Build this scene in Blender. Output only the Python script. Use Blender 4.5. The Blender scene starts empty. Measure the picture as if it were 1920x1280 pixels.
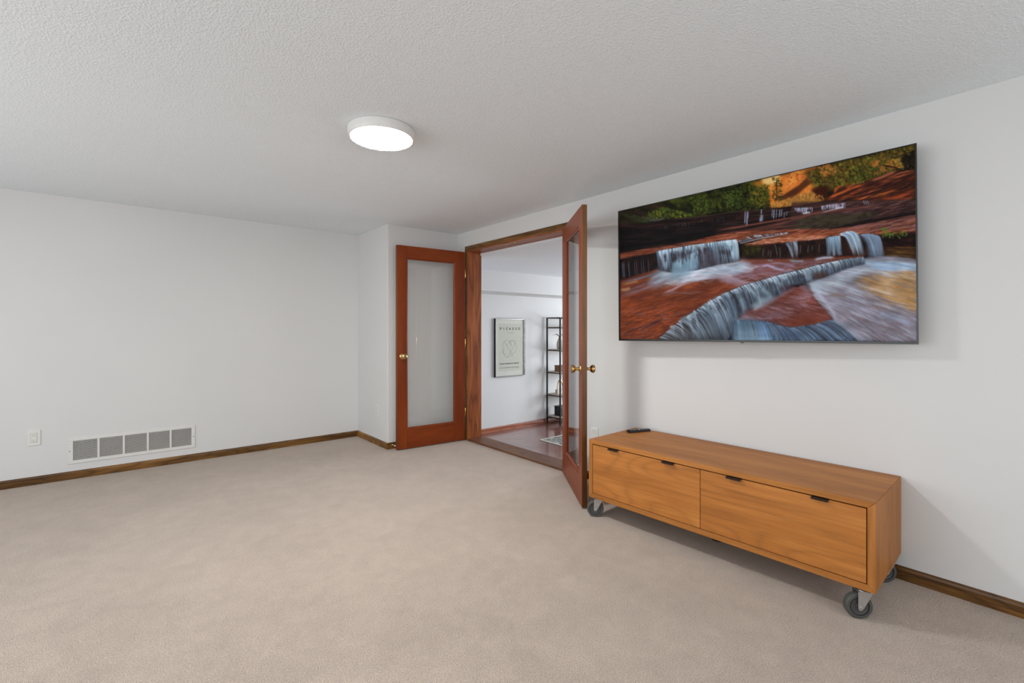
import bpy, bmesh, math, random
import numpy as np
from mathutils import Vector, Matrix
PI = math.pi
sc = bpy.context.scene
COL = sc.collection
# ------------------------------------------------------------------ camera, world, exposure, window light
cam_d = bpy.data.cameras.new('camera'); cam = bpy.data.objects.new('camera', cam_d); COL.objects.link(cam)
cam.location = (0, 0, 1.2013); cam.rotation_euler = (PI / 2, 0, -0.6987)
cam_d.sensor_width = 36; cam_d.sensor_fit = 'HORIZONTAL'; cam_d.lens = 872.8 / 1920 * 36; cam_d.shift_y = -23 / 1920
cam_d.clip_start = .05
sc.camera = cam
sc.view_settings.view_transform = 'Standard'; sc.view_settings.look = 'None'; sc.view_settings.gamma = 1
sc.view_settings.use_curve_mapping = False; sc.view_settings.exposure = 0.0
world = bpy.data.worlds.new('world'); sc.world = world; world.use_nodes = True
bg = world.node_tree.nodes['Background']; bg.inputs[0].default_value = (.78, .88, 1, 1); bg.inputs[1].default_value = 1.0
def area(name, loc, rot, sx, sy, power, col):
    d = bpy.data.lights.new(name, 'AREA'); d.shape = 'RECTANGLE'; d.size = sx; d.size_y = sy; d.energy = power; d.color = col
    o = bpy.data.objects.new(name, d); COL.objects.link(o); o.location = loc; o.rotation_euler = rot; return o
# daylight through the room's windows (left wall, and the glazed wall behind the camera) and through the far room's window
area('daylight_left', (-2.60, 2.0, 1.25), (0, -PI / 2, 0), 1.5, 4.0, 62, (.95, .98, 1))
area('daylight_front', (0.6, -1.80, 1.2), (PI / 2, 0, 0), 3.4, 1.7, 30, (.96, .985, 1))
area('daylight_far', (7.98, 3.45, 0.95), (0, PI / 2, 0), 1.45, 2.2, 145, (.88, .94, 1))
# ------------------------------------------------------------------ helpers
def new_mesh(name, bm, mat, parent=None, loc=None, smooth=False):
    me = bpy.data.meshes.new(name); bm.normal_update(); bm.to_mesh(me); bm.free()
    for m in (mat if isinstance(mat, (list, tuple)) else [mat]): me.materials.append(m)
    if smooth:
        me.polygons.foreach_set('use_smooth', [True] * len(me.polygons)); me.set_sharp_from_angle(angle=math.radians(35))
    o = bpy.data.objects.new(name, me); COL.objects.link(o)
    if parent is not None: o.parent = parent
    if loc is not None: o.location = loc
    return o
def thing(name, label, cat, loc=(0, 0, 0), rz=0, group=None, kind=None):
    o = bpy.data.objects.new(name, None); COL.objects.link(o); o.empty_display_size = .05
    o.location = loc; o.rotation_euler = (0, 0, rz); return tag(o, label, cat, group, kind)
def tag(o, label=None, cat=None, group=None, kind=None):
    if label: o['label'] = label
    if cat: o['category'] = cat
    if group: o['group'] = group
    if kind: o['kind'] = kind
    return o
def box(bm, x0, x1, y0, y1, z0, z1, bev=0, seg=2, mi=0):
    vs = [bm.verts.new((x, y, z)) for x in (x0, x1) for y in (y0, y1) for z in (z0, z1)]
    fs = [bm.faces.new([vs[i] for i in q]) for q in ((0, 1, 3, 2), (4, 6, 7, 5), (0, 4, 5, 1), (2, 3, 7, 6), (0, 2, 6, 4), (1, 5, 7, 3))]
    for f in fs: f.material_index = mi
    if bev:
        es = list({e for f in fs for e in f.edges})
        bmesh.ops.bevel(bm, geom=es, offset=bev, segments=seg, affect='EDGES', profile=.5)
    return fs
def B(*a, **k):
    bm = bmesh.new(); box(bm, *a, **k); return bm
def lathe(bm, prof, M=None, n=32, mi=0):
    """profile [(r, h)] turned about local z"""
    M = M or Matrix(); rings = []
    for r, h in prof:
        rings.append([bm.verts.new(M @ Vector((r * math.cos(2 * PI * k / n), r * math.sin(2 * PI * k / n), h))) for k in range(n)] if r > 1e-6 else [bm.verts.new(M @ Vector((0, 0, h)))])
    for a, b in zip(rings, rings[1:]):
        for k in range(n):
            k2 = (k + 1) % n
            if len(a) == 1 and len(b) == 1: continue
            if len(a) == 1: f = bm.faces.new((a[0], b[k2], b[k]))
            elif len(b) == 1: f = bm.faces.new((a[k], a[k2], b[0]))
            else: f = bm.faces.new((a[k], a[k2], b[k2], b[k]))
            f.material_index = mi
def tube(bm, pts, r, n=10, closed=False):
    pts = [Vector(p) for p in pts]; rings = []; N = len(pts); up = None
    for i, p in enumerate(pts):
        t = (pts[(i + 1) % N] - pts[i - 1]) if closed else (pts[min(i + 1, N - 1)] - pts[max(i - 1, 0)])
        t.normalize()
        if up is None: up = t.orthogonal().normalized()
        up = (up - t * up.dot(t)).normalized(); s = t.cross(up)
        rr = r[i] if isinstance(r, (list, tuple)) else r
        rings.append([bm.verts.new(p + (up * math.cos(2 * PI * k / n) + s * math.sin(2 * PI * k / n)) * rr) for k in range(n)])
    for i in range(N if closed else N - 1):
        a, b = rings[i], rings[(i + 1) % N]
        for k in range(n): bm.faces.new((a[k], a[(k + 1) % n], b[(k + 1) % n], b[k]))
    if not closed: bm.faces.new(rings[0][::-1]); bm.faces.new(rings[-1])
def prism(bm, pts, d, M=None, bev=0, mi=0):
    """closed outline [(x, z)] extruded along y by d"""
    M = M or Matrix(); n = len(pts)
    a = [bm.verts.new(M @ Vector((x, 0, z))) for x, z in pts]; b = [bm.verts.new(M @ Vector((x, d, z))) for x, z in pts]
    fs = [bm.faces.new(a), bm.faces.new(b[::-1])] + [bm.faces.new((a[i], b[i], b[(i + 1) % n], a[(i + 1) % n])) for i in range(n)]
    for f in fs: f.material_index = mi
    bmesh.ops.recalc_face_normals(bm, faces=fs)
    if bev: bmesh.ops.bevel(bm, geom=list({e for f in fs for e in f.edges}), offset=bev, segments=2, affect='EDGES')
def extrude_profile(bm, prof, p0, p1, n, mitre0=0, mitre1=0):
    """moulding: profile [(out, z)] swept from p0 to p1 (xy), out = along n"""
    p0 = Vector((*p0, 0)); p1 = Vector((*p1, 0)); n = Vector((*n, 0)); t = (p1 - p0).normalized()
    a = [bm.verts.new(p0 + n * o + t * o * mitre0 + Vector((0, 0, z))) for o, z in prof]
    b = [bm.verts.new(p1 + n * o - t * o * mitre1 + Vector((0, 0, z))) for o, z in prof]
    m = len(prof); fs = [bm.faces.new(a), bm.faces.new(b[::-1])] + [bm.faces.new((a[i], b[i], b[(i + 1) % m], a[(i + 1) % m])) for i in range(m)]
    bmesh.ops.recalc_face_normals(bm, faces=fs)
# ------------------------------------------------------------------ materials
def s2l(c): return tuple(((v / 255) / 12.92 if v / 255 <= .04045 else ((v / 255 + .055) / 1.055) ** 2.4) for v in c)
def base_mat(name, rough=.5, metal=0, col=None, spec=.5, coat=0, coat_rough=.1):
    m = bpy.data.materials.new(name); m.use_nodes = True; nt = m.node_tree; b = nt.nodes['Principled BSDF']
    b.inputs['Roughness'].default_value = rough; b.inputs['Metallic'].default_value = metal; b.inputs['Specular IOR Level'].default_value = spec
    b.inputs['Coat Weight'].default_value = coat; b.inputs['Coat Roughness'].default_value = coat_rough
    if col is not None: b.inputs['Base Color'].default_value = (*col, 1)
    return m, nt, b
def N(nt, typ, **kw):
    n = nt.nodes.new(typ)
    for k, v in kw.items():
        if k in n.inputs: n.inputs[k].default_value = v
        else: setattr(n, k, v)
    return n
def ramp(nt, fac, stops):
    r = nt.nodes.new('ShaderNodeValToRGB'); e = r.color_ramp.elements
    while len(e) < len(stops): e.new(.5)
    for q, (p, c) in zip(e, stops): q.position = p; q.color = (*c, 1)
    nt.links.new(fac, r.inputs[0]); return r.outputs[0]
def bump(nt, b, h, strength, dist):
    n = N(nt, 'ShaderNodeBump'); n.inputs['Strength'].default_value = strength; n.inputs['Distance'].default_value = dist
    nt.links.new(h, n.inputs['Height']); nt.links.new(n.outputs[0], b.inputs['Normal'])
def plain(name, col, rough=.5, metal=0, spec=.5, coat=0, var=.04, scale=12):
    """painted, plastic or metal surface with faint mottling"""
    m, nt, b = base_mat(name, rough, metal, None, spec, coat)
    tc = N(nt, 'ShaderNodeTexCoord'); no = N(nt, 'ShaderNodeTexNoise', Scale=scale, Detail=3)
    nt.links.new(tc.outputs['Object'], no.inputs['Vector'])
    nt.links.new(ramp(nt, no.outputs[0], [(.3, tuple(c * (1 - var) for c in col)), (.7, tuple(min(1, c * (1 + var)) for c in col))]), b.inputs['Base Color'])
    return m
def wood(name, dark, mid, light, axis=0, scale=1., contrast=1., rough=.4, coat=0, spec=.4, cath=.3, fine=90, seed=0, rings=16, across=2.6, along=.55):
    """grain runs along local `axis`; cath = strength of the nested growth-ring lines"""
    m, nt, b = base_mat(name, rough, 0, None, spec, coat, .15); L = nt.links.new
    tc = N(nt, 'ShaderNodeTexCoord')
    def mp(sa, sc_, off=0):
        v = [sc_] * 3; v[axis] = sa
        mm = N(nt, 'ShaderNodeMapping'); mm.inputs['Scale'].default_value = [q * scale for q in v]; mm.inputs['Location'].default_value = (seed + off, seed * .7 + off, seed * .3)
        L(tc.outputs['Object'], mm.inputs['Vector']); return mm.outputs[0]
    def math_(op, a, b_, c=None):
        n = N(nt, 'ShaderNodeMath', operation=op)
        for i, v in enumerate((a, b_, c)):
            if v is None: continue
            if isinstance(v, (int, float)): n.inputs[i].default_value = v
            else: L(v, n.inputs[i])
        return n.outputs[0]
    n1 = N(nt, 'ShaderNodeTexNoise', Scale=1., Detail=4, Roughness=.55); L(mp(.9, 7), n1.inputs['Vector'])
    n2 = N(nt, 'ShaderNodeTexNoise', Scale=1., Detail=4, Roughness=.7); L(mp(3.5, fine, 3), n2.inputs['Vector'])
    n0 = N(nt, 'ShaderNodeTexNoise', Scale=1., Detail=1.5, Roughness=.4); L(mp(along, across, 5), n0.inputs['Vector'])
    ring = math_('PINGPONG', math_('MULTIPLY', n0.outputs[0], rings), .5)
    line = math_('POWER', math_('MULTIPLY', ring, 2), 2.5)
    val = math_('ADD', math_('MULTIPLY', n1.outputs[0], .6), math_('MULTIPLY', n2.outputs[0], .4))
    dk = tuple(m_ + (d_ - m_) * contrast for d_, m_ in zip(dark, mid)); lt = tuple(m_ + (l_ - m_) * contrast for l_, m_ in zip(light, mid))
    c = ramp(nt, val, [(.36, dk), (.5, mid), (.64, lt)])
    mix = N(nt, 'ShaderNodeMix', data_type='RGBA', blend_type='MIX'); L(math_('MULTIPLY', line, cath), mix.inputs[0]); L(c, mix.inputs[6]); mix.inputs[7].default_value = (*tuple(q * .55 for q in dark), 1)
    L(mix.outputs[2], b.inputs['Base Color'])
    bump(nt, b, n2.outputs[0], .12, .0006)
    return m
M = {}
# painted drywall
def drywall(name, col):
    m, nt, b = base_mat(name, .62, 0, None, .25); L = nt.links.new; tc = N(nt, 'ShaderNodeTexCoord')
    n = N(nt, 'ShaderNodeTexNoise', Scale=1.3, Detail=2); L(tc.outputs['Object'], n.inputs['Vector'])
    L(ramp(nt, n.outputs[0], [(.3, tuple(c * .985 for c in col)), (.7, tuple(c * 1.01 for c in col))]), b.inputs['Base Color'])
    f = N(nt, 'ShaderNodeTexNoise', Scale=140, Detail=3); L(tc.outputs['Object'], f.inputs['Vector']); bump(nt, b, f.outputs[0], .08, .001)
    return m
M['wall'] = drywall('wall_paint', (.705, .70, .69))
M['wall_cool'] = drywall('far_wall_paint', (.74, .745, .74))
# sprayed texture ceiling
m, nt, b = base_mat('sprayed_ceiling', .9, 0, None, .1); L = nt.links.new; tc = N(nt, 'ShaderNodeTexCoord')
f = N(nt, 'ShaderNodeTexNoise', Scale=150, Detail=2, Roughness=.65); L(tc.outputs['Object'], f.inputs['Vector'])
v = N(nt, 'ShaderNodeTexVoronoi', Scale=120); L(tc.outputs['Object'], v.inputs['Vector'])
mx = N(nt, 'ShaderNodeMath', operation='MULTIPLY_ADD'); L(f.outputs[0], mx.inputs[0]); mx.inputs[1].default_value = 1.2; L(v.outputs['Distance'], mx.inputs[2])
L(ramp(nt, mx.outputs[0], [(.5, tuple(c * .93 for c in (.83, .87, .90))), (1., (.83, .87, .90))]), b.inputs['Base Color']); bump(nt, b, mx.outputs[0], .4, .004); M['ceiling'] = m
# cut pile carpet
m, nt, b = base_mat('cut_pile_carpet', .95, 0, None, .1); L = nt.links.new; tc = N(nt, 'ShaderNodeTexCoord')
b.inputs['Sheen Weight'].default_value = .25; b.inputs['Sheen Roughness'].default_value = .5
big = N(nt, 'ShaderNodeTexNoise', Scale=2.2, Detail=4, Roughness=.55, Distortion=.8); L(tc.outputs['Object'], big.inputs['Vector'])
mid = N(nt, 'ShaderNodeTexNoise', Scale=9, Detail=4, Roughness=.6, Distortion=.5); L(tc.outputs['Object'], mid.inputs['Vector'])
fi = N(nt, 'ShaderNodeTexNoise', Scale=210, Detail=2, Roughness=.7); L(tc.outputs['Object'], fi.inputs['Vector'])
fv = N(nt, 'ShaderNodeTexVoronoi', Scale=260); L(tc.outputs['Object'], fv.inputs['Vector'])
c1 = ramp(nt, big.outputs[0], [(.35, tuple(c * .955 for c in (.575, .467, .385))), (.65, tuple(c * 1.04 for c in (.575, .467, .385)))])
c2 = ramp(nt, mid.outputs[0], [(.3, (.93, .93, .93)), (.7, (1.05, 1.05, 1.05))])
c3 = ramp(nt, fi.outputs[0], [(.3, (.66, .64, .62)), (.52, (1, 1, 1)), (.72, (1.22, 1.22, 1.22))])
q = N(nt, 'ShaderNodeMix', data_type='RGBA', blend_type='MULTIPLY'); q.inputs[0].default_value = 1; L(c1, q.inputs[6]); L(c2, q.inputs[7])
q2 = N(nt, 'ShaderNodeMix', data_type='RGBA', blend_type='MULTIPLY'); q2.inputs[0].default_value = 1; L(q.outputs[2], q2.inputs[6]); L(c3, q2.inputs[7])
L(q2.outputs[2], b.inputs['Base Color'])
hs = N(nt, 'ShaderNodeMath', operation='ADD'); L(fi.outputs[0], hs.inputs[0]); L(fv.outputs['Distance'], hs.inputs[1]); bump(nt, b, hs.outputs[0], .8, .006); M['carpet'] = m
OAKD, OAKM, OAKL = s2l((80, 50, 16)), s2l((114, 76, 28)), s2l((150, 106, 48))
for ax, nm in ((0, 'x'), (1, 'y'), (2, 'z')):
    M['oak_' + nm] = wood('oak_trim_' + nm, OAKD, OAKM, OAKL, ax, 1., 1.2, .42, .06, cath=.7, rings=9, across=9, along=1.6, fine=130)
    M['door_' + nm] = wood('stained_door_wood_' + nm, s2l((102, 40, 5)), s2l((126, 52, 8)), s2l((142, 64, 13)), ax, 1., .8, .38, .06, spec=.3, cath=.08)
    M['jamb_' + nm] = wood('jamb_oak_' + nm, s2l((122, 60, 26)), s2l((158, 88, 44)), s2l((184, 112, 62)), ax, 1., 1.1, .45, .05, spec=.3, cath=.75, rings=10, across=7, along=.7, fine=150)
    M['cherry_' + nm] = wood('cabinet_wood_' + nm, s2l((146, 90, 38)), s2l((174, 111, 50)), s2l((194, 130, 64)), ax, 1., .9, .5, .0, spec=.3, cath=.15, fine=80, seed=ax * 3 + 1.3)
    M['far_oak_' + nm] = wood('reddish_oak_' + nm, s2l((130, 66, 38)), s2l((160, 90, 60)), s2l((180, 110, 78)), ax, 1., 1., .35, .2, cath=.5, rings=9, across=9, along=1.6, fine=160)
M['door_edge'] = wood('door_edge_wood', s2l((70, 40, 12)), s2l((96, 58, 20)), s2l((116, 76, 30)), 2, 1., .9, .4, .1, cath=.15)
M['cherry_front'] = wood('cabinet_front_veneer', s2l((158, 96, 38)), s2l((182, 114, 49)), s2l((200, 132, 64)), 0, 1., 1., .42, .06, cath=.30, fine=70, seed=4.1, rings=18, across=4.0, along=.8)
M['cherry_front_b'] = wood('cabinet_front_veneer_b', s2l((158, 96, 38)), s2l((182, 114, 49)), s2l((200, 132, 64)), 0, 1., 1., .42, .06, cath=.30, fine=70, seed=9.6, rings=18, across=4.0, along=.8)
M['threshold'] = wood('threshold_oak', s2l((84, 52, 34)), s2l((112, 74, 52)), s2l((134, 94, 70)), 1, 1., 1., .5, .03, spec=.3, cath=.45, rings=8, across=8, along=1.4, fine=150)
M['plank'] = []
for k, f_ in enumerate((.86, 1., 1.12, .94)):
    M['plank'].append(wood('floor_plank_wood_%s' % 'abcd'[k], tuple(c * f_ for c in s2l((84, 44, 38))), tuple(c * f_ for c in s2l((122, 72, 60))), tuple(c * f_ for c in s2l((150, 98, 84))), 0, 1., .9, .2, .8, cath=.25, seed=k * 2.7, rings=8, across=8, along=1.2))
M['white_plastic'] = plain('white_plastic', s2l((226, 224, 220)), .35, var=.01)
M['white_metal'] = plain('white_enamel', s2l((224, 222, 218)), .4, var=.01)
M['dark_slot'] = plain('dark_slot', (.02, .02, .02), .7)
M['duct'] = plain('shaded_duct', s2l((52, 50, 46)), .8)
M['black_metal'] = plain('black_powder_coat', (.008, .009, .010), .6, spec=.25)
M['black_plastic'] = plain('black_plastic', (.012, .012, .013), .35)
M['bezel'] = plain('television_bezel', (.008, .009, .009), .3)
M['tv_side'] = plain('television_side_metal', (.10, .105, .11), .35, .6)
M['brass'] = plain('polished_brass', s2l((204, 172, 116)), .2, 1, var=.06, scale=30)
M['steel'] = plain('zinc_plated_steel', s2l((190, 190, 188)), .34, .85, var=.05, scale=40)
M['chrome'] = plain('silver_trim', s2l((205, 205, 200)), .25, 1, var=.02)
M['rubber'] = plain('grey_rubber_tread', s2l((72, 73, 69)), .6, var=.06, scale=40)
M['hub'] = plain('dark_grey_hub', s2l((68, 66, 66)), .45)
M['seal'] = plain('black_seal', (.008, .008, .008), .6)
M['bronze'] = plain('dark_bronze_pull', s2l((46, 34, 26)), .4, .5)
# thin clear pane: mirror reflection by angle, otherwise see-through
def glass(name, tint=(.985, .99, .985), ior=1.5):
    m = bpy.data.materials.new(name); m.use_nodes = True; nt = m.node_tree; nt.nodes.clear(); L = nt.links.new
    o = N(nt, 'ShaderNodeOutputMaterial'); t = N(nt, 'ShaderNodeBsdfTransparent'); t.inputs[0].default_value = (*tint, 1)
    g = N(nt, 'ShaderNodeBsdfGlossy', Roughness=0.); f = N(nt, 'ShaderNodeFresnel', IOR=ior); mx = N(nt, 'ShaderNodeMixShader')
    ge = N(nt, 'ShaderNodeNewGeometry'); mr = N(nt, 'ShaderNodeMapRange'); L(ge.outputs['Backfacing'], mr.inputs[0]); mr.inputs[3].default_value = ior; mr.inputs[4].default_value = 1 / ior; L(mr.outputs[0], f.inputs['IOR'])   # same mirror share from both faces
    L(f.outputs[0], mx.inputs[0]); L(t.outputs[0], mx.inputs[1]); L(g.outputs[0], mx.inputs[2]); L(mx.outputs[0], o.inputs[0]); return m
M['glass'] = glass('clear_door_glass')
# ------------------------------------------------------------------ room shell
R, BK, CZ = 2.878, 5.133, 2.257          # right wall, back wall, ceiling
AX, AY = 2.045, 4.370                     # corner of the alcove block
XL, YF = -2.62, -1.82                     # left and front walls (behind the camera)
D0, D1, DH = 2.690, 4.150, 2.035          # doorway: right jamb, left jamb, head
T = .155                                  # thickness of the door wall
FZ, FC, FY, FX, FN = -.347, 2.012, 5.58, 8.0, .33   # far room: floor, ceiling, its walls
def S(name, bm, mat, label, cat='room', **k):
    o = new_mesh(name, bm, mat, **k); return tag(o, label, cat, kind='structure')
S('floor', B(XL - .1, R + .02, YF - .1, BK + .1, -.05, 0), M['carpet'], 'beige cut-pile carpet covering the room', 'floor')
S('ceiling', B(XL - .1, R + .02, YF - .1, BK + .1, CZ, CZ + .1), M['ceiling'], 'off-white sprayed texture ceiling of the carpeted room', 'ceiling')
S('wall_back', B(XL - .1, R, BK, BK + .15, 0, CZ), M['wall'], 'plain white wall with the long vent near its foot', 'wall')
bm = bmesh.new(); fs = box(bm, AX, R - .0005, AY, BK - .0005, .0005, CZ - .0005)
bmesh.ops.bevel(bm, geom=[e for e in bm.edges if all(abs(v.co.x - AX) < 1e-4 and abs(v.co.y - AY) < 1e-4 for v in e.verts)], offset=.006, segments=3, affect='EDGES')
S('wall_alcove', bm, M['wall'], 'boxed-out white wall corner behind the left-hand glazed door', 'wall')
bm = bmesh.new()
box(bm, R, R + T, YF - .1, D0 - .018, FZ, CZ + .1); box(bm, R, R + T, D1 + .018, FY + .1, FZ, CZ + .1)
box(bm, R, R + T, D0 - .018, D1 + .018, DH + .018, CZ + .1); box(bm, R, R + T, D0 - .018, D1 + .018, FZ, -.012)
S('wall_right', bm, M['wall'], 'white wall with the television and the double doorway', 'wall')
def wall_with_hole(axis, at, th, a0, a1, z0, z1, h0, h1, hz0, hz1):
    bm = bmesh.new()
    for q in ((a0, h0, z0, z1), (h1, a1, z0, z1), (h0, h1, z0, hz0), (h0, h1, hz1, z1)):
        if axis == 'x': box(bm, at - th, at, q[0], q[1], q[2], q[3])
        else: box(bm, q[0], q[1], at - th, at, q[2], q[3])
    return bm
S('wall_left', wall_with_hole('x', XL, .15, YF - .1, BK, 0, CZ, 0., 4.0, .5, 2.0), M['wall'], 'white wall with a wide window, outside the picture', 'wall')
S('wall_front', wall_with_hole('y', YF, .15, XL, R, 0, CZ, -1.1, 2.3, .35, 2.05), M['wall'], 'white wall with a wide window behind the viewer', 'wall')
def window(name, axis, at, a0, a1, z0, z1, label, n=3):
    t = thing(name, label, 'window', (0, 0, 0), kind='structure')
    bm = bmesh.new(); bg_ = bmesh.new(); w = .05
    def bx(q, p0, p1, s0, s1, d0, d1):
        if axis == 'x': box(q, at + d0, at + d1, p0, p1, s0, s1, 0)
        else: box(q, p0, p1, at + d0, at + d1, s0, s1, 0)
    bx(bm, a0, a1, z0, z0 + w, -.1, -.04); bx(bm, a0, a1, z1 - w, z1, -.1, -.04)
    for k in range(n + 1):
        p = a0 + (a1 - a0 - w) * k / n; bx(bm, p, p + w, z0 + w, z1 - w, -.1, -.04)
    bx(bg_, a0 + w, a1 - w, z0 + w, z1 - w, -.072, -.068)
    new_mesh('window_frame', bm, M['white_metal'], t); new_mesh('window_pane', bg_, M['glass'], t)
window('window_1', 'x', XL, 0., 4.0, .5, 2.0, 'wide three-part window in the left wall, outside the picture')
window('window_2', 'y', YF, -1.1, 2.3, .35, 2.05, 'wide three-part window behind the viewer')
# far room, two steps down
S('wall_far', B(R + T, FX + .1, FY, FY + .12, FZ, FC + .3), M['wall_cool'], 'pale wall of the next room, poster hung on it', 'wall')
bm = bmesh.new()
for q in ((FN - .1, 2.35, FZ, FC + .3), (4.55, FY, FZ, FC + .3), (2.35, 4.55, FZ, .22), (2.35, 4.55, 1.68, FC + .3)): box(bm, FX, FX + .15, q[0], q[1], q[2], q[3])
S('wall_far_right', bm, M['wall_cool'], 'pale window wall of the next room, out of sight', 'wall')
S('wall_far_front', B(R + T, FX, FN - .12, FN, FZ, FC + .3), M['wall_cool'], 'pale wall of the next room, out of sight', 'wall')
window('window_3', 'x', FX + .14, 2.35, 4.55, .22, 1.68, 'window of the next room, out of sight')
S('ceiling_far', B(R + T, FX, FN, FY, FC, FC + .1), M['ceiling'], 'textured ceiling of the next room seen through the doorway', 'ceiling')
S('trim_soffit', B(R + T + .0005, FX - .0005, 5.07, FY - .0005, 1.726, FC - .0005), M['wall_cool'], 'boxed soffit along the top of the next room wall', 'soffit')
# plank floor of the far room: boards are parts of the floor
fl = S('floor_far', B(R + T, FX, FN, FY, FZ - .06, FZ - .006), plain('subfloor', (.05, .03, .025), .6), 'glossy reddish-brown plank floor of the next room', 'floor')
rnd = random.Random(5); pw = .0825; rows = int((FY - 2.6) / pw); cache = {}
for r_ in range(rows):
    y1 = FY - .002 - r_ * pw; x = R + T + .002 + 0
    x_end = 6.9; first = rnd.uniform(.4, 1.4)
    while x < x_end:
        ln = first if first else rnd.choice((.9, 1.2, 1.5, 1.8)); first = None
        ln = min(ln, x_end - x)
        if ln < .15: break
        k = (round(ln, 2), rnd.randrange(4))
        me = cache.get(k)
        if me is None:
            bm = B(0, k[0] - .0012, -(pw - .0012), 0, -.006, 0, bev=.0007, seg=1); me = bpy.data.meshes.new('plank'); bm.to_mesh(me); bm.free(); me.materials.append(M['plank'][k[1]]); cache[k] = me
        o = bpy.data.objects.new('plank', me); COL.objects.link(o); o.parent = fl; o.location = (x, y1, FZ); x += k[0]
bm = bmesh.new(); box(bm, R + T + .002, FX, FN, 2.6 - .05, FZ - .006, FZ); box(bm, 6.9, FX, 2.55, FY, FZ - .006, FZ)
tag(new_mesh('plank_field', bm, M['plank'][1], fl), kind='stuff')
# baseboards
BP = [(0, 0), (.0125, 0), (.0125, .048), (.010, .056), (.005, .062), (0, .063)]
def base(name, p0, p1, n, mat, label, prof=BP, z=0, m0=0, m1=0):
    bm = bmesh.new(); extrude_profile(bm, [(o, h + z) for o, h in prof], p0, p1, n, m0, m1); return S(name, bm, mat, label, 'baseboard')
base('baseboard_back', (XL, BK), (AX, BK), (0, -1), M['oak_x'], 'medium-brown oak baseboard under the long vent', m1=1)
base('baseboard_alcove_side', (AX, BK), (AX, AY), (-1, 0), M['oak_y'], 'short oak baseboard on the side of the boxed-out corner', m0=1, m1=-1)
base('baseboard_alcove', (AX, AY), (R, AY), (0, -1), M['oak_x'], 'oak baseboard behind the left-hand glazed door', m0=-1)
base('baseboard_right', (R, D0 - .085), (R, YF), (-1, 0), M['oak_y'], 'oak baseboard running behind the rolling cabinet')
base('baseboard_left', (XL, YF), (XL, BK), (1, 0), M['oak_y'], 'oak baseboard of the left wall, outside the picture')
FP = [(0, 0), (.024, 0), (.023, .010), (.016, .017), (.0125, .019), (.0125, .050), (.010, .057), (.005, .063), (0, .064)]
base('baseboard_far', (R + T, FY), (FX, FY), (0, -1), M['far_oak_x'], 'reddish oak baseboard with a rounded shoe in the next room', FP, FZ)
# doorway lining, casing, threshold
LX0, LX1 = R - .016, R + T + .012
tr = thing('trim_doorway', 'oak lining and casing of the double doorway', 'doorway', (R, D1, 0), kind='structure')
def P(name, bm, mat, par, **k): return new_mesh(name, bm, mat, par, loc=None, **k)
def rel(bm, o): bmesh.ops.translate(bm, verts=bm.verts, vec=-Vector(o)); return bm
O = (R, D1, 0)
P('jamb', rel(B(LX0, LX1, D1, D1 + .018, 0.0, DH + .018, bev=.0015), O), M['jamb_z'], tr)
P('jamb', rel(B(LX0, LX1, D0 - .018, D0, 0.0, DH + .018, bev=.0015), O), M['jamb_z'], tr)
P('head_jamb', rel(B(LX0, LX1, D0, D1, DH, DH + .018, bev=.0015), O), M['jamb_y'], tr)
CP = [(0, 0), (.016, 0), (.0165, .004), (.013, .008), (.015, .012), (.0165, .030), (.014, .046), (.009, .056), (0, .057)]
def casing_h(x, sgn, y0, y1, z):
    bm = bmesh.new(); a = []; b2 = []
    for o, h in CP:
        a.append(bm.verts.new((x + sgn * o, y0 - h, z + h))); b2.append(bm.verts.new((x + sgn * o, y1 + h, z + h)))
    m_ = len(CP); fs = [bm.faces.new(a), bm.faces.new(b2[::-1])] + [bm.faces.new((a[i], b2[i], b2[(i + 1) % m_], a[(i + 1) % m_])) for i in range(m_)]
    bmesh.ops.recalc_face_normals(bm, faces=fs); return bm
def casing_v(x, sgn, y, ys, z0, z1):
    bm = bmesh.new(); a = []; b2 = []
    for o, h in CP:
        a.append(bm.verts.new((x + sgn * o, y + ys * h, z0))); b2.append(bm.verts.new((x + sgn * o, y + ys * h, z1 + h)))
    m_ = len(CP); fs = [bm.faces.new(a), bm.faces.new(b2[::-1])] + [bm.faces.new((a[i], b2[i], b2[(i + 1) % m_], a[(i + 1) % m_])) for i in range(m_)]
    bmesh.ops.recalc_face_normals(bm, faces=fs); return bm
rv = .008
P('casing_head', rel(casing_h(R, -1, D0 - rv, D1 + rv, DH + rv), O), M['oak_y'], tr)
P('casing_side', rel(casing_v(R, -1, D1 + rv, 1, 0, DH + rv), O), M['oak_z'], tr)
P('casing_side', rel(casing_v(R, -1, D0 - rv, -1, 0, DH + rv), O), M['oak_z'], tr)
P('casing_head', rel(casing_h(R + T, 1, D0 - rv, D1 + rv, DH + rv), O), M['jamb_y'], tr)
P('casing_side', rel(casing_v(R + T, 1, D1 + rv, 1, FZ, DH + rv), O), M['jamb_z'], tr)
P('casing_side', rel(casing_v(R + T, 1, D0 - rv, -1, FZ, DH + rv), O), M['jamb_z'], tr)
for yy_ in (3.50, 3.38): P('strike_plate', rel(B(R - .010, R + .018, yy_, yy_ + .022, DH - .003, DH + .0005, bev=.0008), O), M['brass'], tr)
S('trim_threshold', B(R - .018, R + T + .030, D0 - .002 + .003, D1 - .001, -.012, .018, bev=.003), M['threshold'], 'brown oak threshold between the carpet and the plank floor', 'threshold')
S('trim_step', B(R + T + .001, R + T + .33, D0 - .1, D1 + .1, FZ, FZ + .165, bev=.004), M['threshold'], 'oak step below the threshold in the next room', 'step')
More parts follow.
